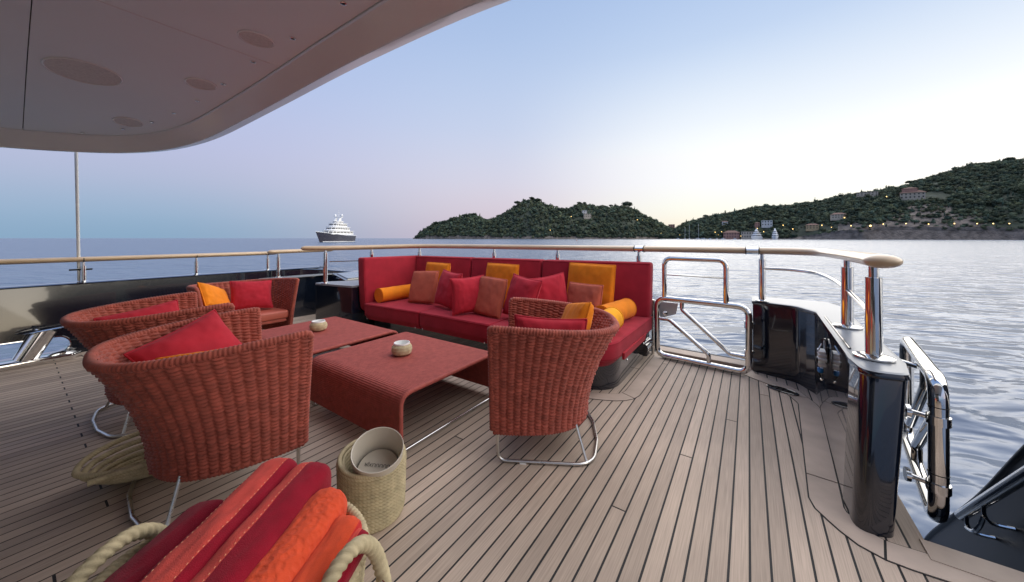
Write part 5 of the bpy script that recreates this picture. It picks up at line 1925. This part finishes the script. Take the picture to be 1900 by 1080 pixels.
# ---- low woven tables: one bent sheet each
def build_table():
    t = thing('low_table', 'x', 'table', (0, 0, 0), 0, 'low red woven tables')
    LEN, WID, HT, RD = 0.90, 1.0, 0.345, 0.085
    prof = fillet([Vector((-LEN / 2, 0, 0.065)), Vector((-LEN / 2, 0, HT)), Vector((LEN / 2, 0, HT)), Vector((LEN / 2, 0, 0.065))], RD, 12)
    n1 = 3
    cell = 0.0125
    P = resample(prof, cell / n1)
    nu = len(P)
    nv = int(WID / (cell * 1.15)) * 3 + 1

    def side(off_, amp):
        def fn(i, j):
            a, b = P[max(i - 1, 0)], P[min(i + 1, nu - 1)]
            tg = (b - a).normalized()
            nm = Vector((-tg.z, 0, tg.x))
            y = -WID / 2 + WID * j / (nv - 1)
            u_ = i / n1
            v_ = j / 3
            h = abs(math.sin(math.pi * u_)) ** 0.7 * (0.45 + 0.55 * abs(math.sin(math.pi * (v_ + 0.5 * (int(u_) % 2)))))
            return P[i] + Vector((0, y, 0)) + nm * (off_ + amp * h)
        return fn
    m = MB()
    m.grid(side(0.0, 0.0042), nu, nv)
    m.build('woven_top', MAT['table_weave'], t, world=False, smooth=180)
    m = MB()
    nv2 = 6
    m.grid(lambda i, j: P[i] + Vector((0, -WID / 2 + WID * j / 5, 0)) - (lambda tg: Vector((-tg.z, 0, tg.x)))((P[min(i + 1, nu - 1)] - P[max(i - 1, 0)]).normalized()) * 0.022, nu, nv2, flip=True)
    m.build('underside', MAT['table_weave'], t, world=False, smooth=180)
    for s in (-1, 1):
        e = resample([p + Vector((0, s * WID / 2, 0)) - (lambda tg: Vector((-tg.z, 0, tg.x)))((P[min(i + 1, nu - 1)] - P[max(i - 1, 0)]).normalized()) * 0.010 for i, p in enumerate(P)], 0.004)
        MB().tube(e, 0.0145, 8, rf=lambda s_, a: 0.88 + 0.14 * abs(math.sin(math.pi * s_ / 0.0125))).build('wrapped_edge', MAT['table_weave'], t, world=False, smooth=180)
    for s in (-1, 1):
        e = resample([(s * (LEN / 2 - .010), -WID / 2, 0.065), (s * (LEN / 2 - .010), WID / 2, 0.065)], 0.004)
        MB().tube(e, 0.0145, 8, rf=lambda s_, a: 0.88 + 0.14 * abs(math.sin(math.pi * s_ / 0.0125))).build('wrapped_edge', MAT['table_weave'], t, world=False, smooth=180)
    for s in (-1, 1):
        y = s * (WID / 2 - 0.012)
        MB().tube(fillet([Vector((-LEN / 2 + .02, y, 0.08)), Vector((-LEN / 2 + .02, y, 0.010)), Vector((LEN / 2 - .02, y, 0.010)), Vector((LEN / 2 - .02, y, 0.08))], 0.02, 4), 0.010, 10).build('runner', MAT['steel'], t, world=False)
    return t


tab0 = build_table()
tabs = [('low red woven table nearer the camera, with bent down ends', W(-2.075, 1.655, 0), P_ROT), ('low red woven table farther left, before the navy block', W(-3.215, 1.62, 0), P_ROT)]
for k_, (lb_, loc, rz) in enumerate(tabs):
    o = tab0 if k_ == 0 else copy_tree(tab0)
    o.location = loc
    o.rotation_euler = (0, 0, rz)
    o['label'] = lb_


# ---- rope wrapped tea light holders
def candle(label, X, Y):
    t = thing('tealight_holder', label, 'candle holder', (X, Y, 0.352), random.uniform(0, 6), 'rope tea light holders')
    prof = [(0.052, 0.0), (0.066, 0.012), (0.072, 0.035), (0.068, 0.058), (0.055, 0.075)]
    m = MB()
    nz, nth = 50, 120
    pz = [p[1] for p in prof]; prr = [p[0] for p in prof]

    def fn(i, j):
        th = 2 * math.pi * i / nth
        z = 0.075 * j / (nz - 1)
        r = float(np.interp(z, pz, prr))
        r += 0.0028 * abs(math.sin(math.pi * z / 0.0085)) * (0.7 + 0.3 * abs(math.sin(18 * th + z * 400)))
        return Vector((r * math.cos(th), r * math.sin(th), z))
    m.grid(fn, nth, nz, closeu=True)
    m.build('rope_wrap', MAT['rope'], t, world=False, smooth=180)
    MB().lathe([(0.050, 0.004), (0.058, 0.070), (0.056, 0.085), (0.051, 0.085), (0.047, 0.03), (0.001, 0.024)], 36, cap=False).build('cup', MAT['ceramic'], t, world=False, smooth=40)
    MB().lathe([(0.001, 0.024), (0.019, 0.024), (0.019, 0.036), (0.001, 0.035)], 20).build('tealight', MAT['ceramic'], t, world=False)
    MB().tube([(0, 0, 0.034), (0.002, 0, 0.043)], 0.0012, 5).build('wick', MAT['dark'], t, world=False)


candle('rope tea light holder on the nearer table', -0.808, 2.53)
candle('rope tea light holder on the farther table', -1.79, 3.19)


# ---- rope
def strand(pitch, depth=0.16, k_=3):
    return lambda s, a: 1 - depth + depth * 1.5 * abs(math.cos(k_ / 2 * (a - 2 * math.pi * s / pitch)))


def rope_tube(path, r, pitch, step=None, n=16):
    P = resample(path, step or pitch / 14)
    return MB().tube(P, r, n, rf=strand(pitch))


# ---- tall rope basket with a beige lining bucket
bk = thing('rope_basket', 'tall round rope basket holding a beige bucket, by the table', 'basket', (-0.612, 1.515, 0), 0.3)
BH, NROW = 0.245, 16


def basket_fn(R0, R1, H_, rows_, nth, nz, lean=0.0, inner=False, amp=0.009, strands=28, skew=0.0, rimf=None):
    def fn(i, j):
        th = 2 * math.pi * i / nth
        z = H_ * j / (nz - 1)
        f = z / H_
        r = (R0 + (R1 - R0) * f) * (1 - 0.06 * max(0, 1 - f * 6) ** 2)
        k_ = z / H_ * rows_ + skew * th
        rr = abs(math.sin(math.pi * k_)) ** 0.7
        tw = 0.40 + 0.60 * abs(math.sin(strands * th / 1 + 1.4 * math.pi * (k_ % 1)))
        r += (-1 if inner else 1) * amp * rr * tw - (0.016 if inner else 0)
        zz = z * (1 + (rimf(th) if rimf else 0) * f)
        return Vector((r * math.cos(th) + lean * f, r * math.sin(th), zz))
    return fn


rim = lambda th: 0.06 * math.cos(th - 2.2)
nth, nz = 260, NROW * 8 + 1
m = MB()
m.grid(basket_fn(0.128, 0.135, BH, NROW, nth, nz, rimf=rim), nth, nz, closeu=True)
m.grid(basket_fn(0.128, 0.135, BH, NROW, nth, nz, inner=True, rimf=rim), nth, nz, closeu=True, flip=True)
m.add([Vector((0.115 * math.cos(2 * math.pi * i / 40), 0.115 * math.sin(2 * math.pi * i / 40), 0.012)) for i in range(40)], [tuple(range(40))])
m.build('rope_wall', MAT['rope'], bk, world=False, smooth=180)
ring = [Vector((0.130 * math.cos(2 * math.pi * i / 60), 0.130 * math.sin(2 * math.pi * i / 60), BH * (1 + rim(2 * math.pi * i / 60)) + .003)) for i in range(61)]
rope_tube(ring, 0.0095, 0.028).build('rim', MAT['rope'], bk, world=False, smooth=180)

bu_ = thing('bucket', 'beige bucket tilted inside the tall rope basket', 'bucket', (-0.600, 1.545, 0.125), 0)
tl = Matrix.Rotation(R(22), 3, 'X') @ Matrix.Rotation(R(8), 3, 'Y')
MB().lathe([(0.070, 0.0), (0.092, 0.0), (0.106, 0.19), (0.1045, 0.192), (0.1015, 0.19), (0.088, 0.012), (0.001, 0.010)], 56, (0, 0, 0), tl, cap=False).build('body', MAT['bucket'], bu_, world=False, smooth=40)
disc = MB(); disc.add([tl @ Vector((0.0835 * math.cos(2 * math.pi * i / 40), 0.0835 * math.sin(2 * math.pi * i / 40), 0.075)) for i in range(40)], [tuple(range(40))])
disc.build('inner_base', MAT['bucket'], bu_, world=False, smooth=0)
fc = bpy.data.curves.new('lettering', 'FONT')
fc.body = 'UUUUUXJR'
fc.size = 0.022
fc.align_x = 'CENTER'
fo_ = obj('lettering_curve', fc)
bpy.context.view_layer.update()
lme = bpy.data.meshes.new_from_object(fo_)
bpy.data.objects.remove(fo_)
fo = obj('lettering', lme, bu_)
lme.materials.clear()
lme.materials.append(MAT['ink'])
fo.matrix_local = Matrix.Translation(tl @ Vector((-0.005, 0.012, 0.0775))) @ tl.to_4x4() @ Matrix.Rotation(R(180), 4, 'Z')

# ---- coiled rope dish lying by the left armchair
cd = thing('rope_tray', 'oval coiled rope tray on the deck under the nearest armchair', 'tray', (-1.85, 1.79, 0), P_ROT + R(-14))


def ring_at(k_, K=9):
    f = k_ / (K - 1)
    a_, b_ = 0.09 + 0.17 * f, 0.035 + 0.115 * f
    z = 0.012 + 0.095 * f ** 2.2
    pts = []
    for i in range(49):
        th = 2 * math.pi * i / 48
        pts.append(Vector((a_ * math.cos(th), b_ * math.sin(th), z + (0.05 * f * f * max(0, math.sin(th)) ** 1) )))
    return pts


coil = MB()
for k_ in range(9):
    coil2 = rope_tube(ring_at(k_), 0.0125, 0.034, n=12)
    coil.add(coil2.v, coil2.f)
coil.build('coil', MAT['rope'], cd, world=False, smooth=180)
fold = MB()
for k_ in range(6):
    y0 = -0.15 + k_ * 0.021
    pts = [Vector((-0.20 + 0.08 * s_ - 0.0 + k_ * .02, y0, 0.10 - 0.012 * k_ + 0.01 * math.sin(s_))) for s_ in range(6)]
    r2 = rope_tube(catmull(pts, 4), 0.0125, 0.034, n=12)
    fold.add(r2.v, r2.f)
fold.build('folded_flap', MAT['rope'], cd, world=False, smooth=180)
MB().tube(fillet([Vector((0.02, -0.05, 0.075)), Vector((0.02, -0.05, 0.125)), Vector((0.055, -0.05, 0.125)), Vector((0.055, -0.05, 0.075))], 0.015, 5), 0.0045, 8).build('shackle', MAT['steel'], cd, world=False)

# ---- towel basket in the foreground
TX, TY = -0.72, 0.90
tbk = thing('towel_basket', 'large oval rope basket full of towels at the front', 'basket', (TX, TY, 0), 0)
nth, nrow2 = 300, 16
nz = nrow2 * 7 + 1
TH_ = 0.335


def tb_fn(inner):
    f0 = basket_fn(0.285, 0.315, TH_, nrow2, nth, nz, inner=inner, amp=0.011, strands=48)

    def fn(i, j):
        v = f0(i, j)
        return Vector((v.x, v.y * 0.80, v.z))
    return fn


m = MB()
m.grid(tb_fn(False), nth, nz, closeu=True)
m.grid(tb_fn(True), nth, nz, closeu=True, flip=True)
m.add([Vector((0.29 * math.cos(2 * math.pi * i / 40), 0.23 * math.sin(2 * math.pi * i / 40), 0.012)) for i in range(40)], [tuple(range(40))])
m.build('rope_wall', MAT['rope'], tbk, world=False, smooth=180)
ring = [Vector((0.315 * math.cos(2 * math.pi * i / 80), 0.252 * math.sin(2 * math.pi * i / 80), TH_ + .006)) for i in range(81)]
rope_tube(ring, 0.0145, 0.045).build('rim', MAT['rope'], tbk, world=False, smooth=180)
# loop handles of thick rope
hd1 = catmull([(-0.30, -0.22, 0.20), (-0.305, -0.19, 0.30), (-0.305, -0.10, 0.39), (-0.29, 0.01, 0.415), (-0.275, 0.085, 0.35), (-0.27, 0.10, 0.24)], 10)
rope_tube(hd1, 0.0175, 0.056, n=20).build('handle', MAT['rope'], tbk, world=False, smooth=180)
hd2 = catmull([(0.315, -0.22, 0.13), (0.30, -0.205, 0.28), (0.305, -0.14, 0.415), (0.335, -0.05, 0.44), (0.36, 0.01, 0.37), (0.385, 0.02, 0.24), (0.365, 0.03, 0.14)], 10)
rope_tube(hd2, 0.0175, 0.056, n=20).build('handle', MAT['rope'], tbk, world=False, smooth=180)
MB().tube(fillet([Vector((0.372, -0.02, 0.20)), Vector((0.415, -0.03, 0.20)), Vector((0.42, -0.03, 0.30)), Vector((0.385, -0.02, 0.32))], 0.02, 5), 0.007, 8).build('shackle', MAT['steel'], tbk, world=False)


# towels: folded and stood on edge
def striped(name, stops):
    """bands across the towel by local x"""
    m_ = bpy.data.materials.new(name)
    m_.use_nodes = True
    t_ = m_.node_tree
    b = t_.nodes['Principled BSDF']
    b.inputs['Roughness'].default_value = 0.95
    b.inputs['Specular IOR Level'].default_value = 0.15
    b.inputs['Sheen Weight'].default_value = 0.08
    uvn = nd(m_, 'ShaderNodeUVMap')
    sx = nd(m_, 'ShaderNodeSeparateXYZ')
    t_.links.new(uvn.outputs[0], sx.inputs[0])
    r_ = nd(m_, 'ShaderNodeValToRGB')
    r_.color_ramp.interpolation = 'CONSTANT'
    e = r_.color_ramp.elements
    while len(e) < len(stops): e.new(0.5)
    for x, (p, c) in zip(e, stops):
        x.position, x.color = p, tuple(c) + (1,)
    t_.links.new(sx.outputs[0], r_.inputs[0])
    tc_ = nd(m_, 'ShaderNodeTexCoord')
    nn = nd(m_, 'ShaderNodeTexNoise'); nn.inputs['Scale'].default_value = 26; nn.inputs['Detail'].default_value = 5
    t_.links.new(tc_.outputs['Object'], nn.inputs['Vector'])
    mr = nd(m_, 'ShaderNodeMapRange'); mr.inputs['To Min'].default_value = 0.72; mr.inputs['To Max'].default_value = 1.25
    t_.links.new(nn.outputs['Fac'], mr.inputs[0])
    mx = nd(m_, 'ShaderNodeMix', data_type='RGBA', blend_type='MULTIPLY'); mx.inputs['Factor'].default_value = 1
    t_.links.new(r_.outputs[0], mx.inputs[6]); t_.links.new(mr.outputs[0], mx.inputs[7])
    t_.links.new(mx.outputs[2], b.inputs['Base Color'])
    n2 = nd(m_, 'ShaderNodeTexNoise'); n2.inputs['Scale'].default_value = 500; n2.inputs['Detail'].default_value = 2
    t_.links.new(tc_.outputs['Object'], n2.inputs['Vector'])
    bp = nd(m_, 'ShaderNodeBump'); bp.inputs['Strength'].default_value = 0.7; bp.inputs['Distance'].default_value = 0.003
    t_.links.new(n2.outputs['Fac'], bp.inputs['Height']); t_.links.new(bp.outputs[0], b.inputs['Normal'])
    MAT[name] = m_
    return m_


CR, CO, OR = (0.27, 0.004, 0.018), (0.66, 0.075, 0.055), (0.74, 0.085, 0.030)
striped('towel_a', [(0.0, (0.20, 0.003, 0.016))])
striped('towel_b', [(0.0, CR), (0.30, CO), (0.66, CR)])
striped('towel_c', [(0.0, CO), (0.47, CR)])
striped('towel_d', [(0.0, OR)])
striped('towel_e', [(0.0, OR), (0.72, (0.62, 0.03, 0.03))])
# raised leaf pattern on the orange towel
t_ = MAT['towel_d'].node_tree
vo = nd(MAT['towel_d'], 'ShaderNodeTexVoronoi', feature='SMOOTH_F1'); vo.inputs['Scale'].default_value = 62
tco = nd(MAT['towel_d'], 'ShaderNodeTexCoord')
t_.links.new(tco.outputs['Object'], vo.inputs['Vector'])
rr_ = nd(MAT['towel_d'], 'ShaderNodeMapRange'); rr_.inputs['From Min'].default_value = 0.25; rr_.inputs['From Max'].default_value = 0.5
t_.links.new(vo.outputs['Distance'], rr_.inputs[0])
bpp = nd(MAT['towel_d'], 'ShaderNodeBump'); bpp.inputs['Strength'].default_value = 0.45; bpp.inputs['Distance'].default_value = 0.004
t_.links.new(rr_.outputs[0], bpp.inputs['Height'])
prevb = t_.nodes['Principled BSDF'].inputs['Normal'].links[0].from_socket
t_.links.new(prevb, bpp.inputs['Normal'])
t_.links.new(bpp.outputs[0], t_.nodes['Principled BSDF'].inputs['Normal'])


def towel(label, m_, x, y1, ztop, w, length, yaw, tilt, seed, pitch=0.0, stitch=()):
    """local: width x, length -y from the far end, top at z"""
    Hh = 0.24
    t = thing('towel', label, 'towel', (x, y1, ztop), R(yaw), 'folded towels in the rope basket')
    nu, nv = 40, 30
    rl = Matrix.Rotation(R(tilt), 3, 'Y') @ Matrix.Rotation(R(pitch), 3, 'X')

    def fn(i, j):
        # cross-section: inverted U with round top; j runs along the length, closed round at the far end
        f = j / (nv - 1)
        yy = -length * f
        endr = min(1.0, (f * length) / (w * 0.55))
        sc_ = math.sqrt(max(0.0, 1 - (1 - endr) ** 2))
        a = math.pi * i / (nu - 1)
        cx_ = -math.cos(a)
        sxw = math.copysign(abs(cx_) ** 0.8, cx_)
        zz = -w * 0.45 + w * 0.45 * math.sin(a) ** 0.75
        if i in (0, nu - 1): zz = -Hh
        k_ = noise.noise(Vector((sxw * 1.5, yy * 9, seed * 5.1))) * 0.006 + noise.noise(Vector((sxw * 4, yy * 22, seed))) * 0.003
        s2 = 0.45 + 0.55 * sc_
        return rl @ Vector((sxw * w / 2 * (s2 + k_ * 3), yy, zz * (1 if i not in (0, nu - 1) else 1) - (1 - sc_) * w * 0.5 + k_))
    m = MB()
    m.grid(fn, nu, nv, uv=lambda i, j: (i / (nu - 1), j / (nv - 1)), flip=True)
    # far end closure
    m.add([fn(i, 0) for i in range(nu)], [tuple(range(nu))])
    body = m.build('folded_cloth', MAT[m_], t, world=False, smooth=60)
    for s_ in stitch:
        i = s_ * (nu - 1)
        sm = MB()
        for j in range(2, 3 * nv - 4):
            f = j / 3.0
            if j % 2: continue
            def at(ff):
                j0 = int(ff); fr_ = ff - j0
                i0 = int(i)
                a_ = fn(i0, j0).lerp(fn(min(i0 + 1, nu - 1), j0), i - i0)
                b_ = fn(i0, min(j0 + 1, nv - 1)).lerp(fn(min(i0 + 1, nu - 1), min(j0 + 1, nv - 1)), i - i0)
                return a_.lerp(b_, fr_)
            p0, p1 = at(f), at(f + 0.2)
            up_ = rl @ Vector((0.2 * (s_ - .5), 0, 1))
            sm.tube([p0 + up_ * .0006, p1 + up_ * .0006], 0.0008, 4)
        sm.build('stitching', MAT['towel_stitch'], body, world=False)
    return t


noise_var(mat('towel_stitch', (0.75, 0.35, 0.20), 0.8), 20, 0.1)
towel('dark crimson towel at the left of the towel basket', 'towel_a', -0.885, 1.035, 0.445, 0.115, 0.55, 2, -8, 1)
towel('crimson towel with wide coral stripe, second from left', 'towel_b', -0.768, 1.17, 0.485, 0.125, 0.62, 3, -4, 2, 0, (0.31, 0.65))
towel('half coral half crimson towel in the middle of basket', 'towel_c', -0.645, 1.155, 0.482, 0.125, 0.62, 1, 2, 3, 0, (0.46,))
towel('orange towel with raised leaf pattern', 'towel_d', -0.535, 1.065, 0.455, 0.11, 0.55, -2, 8, 4)
towel('plain orange towel right of the leaf patterned one', 'towel_e', -0.450, 0.99, 0.425, 0.085, 0.5, -3, 14, 5)
towel('narrow red towel at the right rim of basket', 'towel_c', -0.405, 0.96, 0.405, 0.055, 0.45, -5, 18, 6)
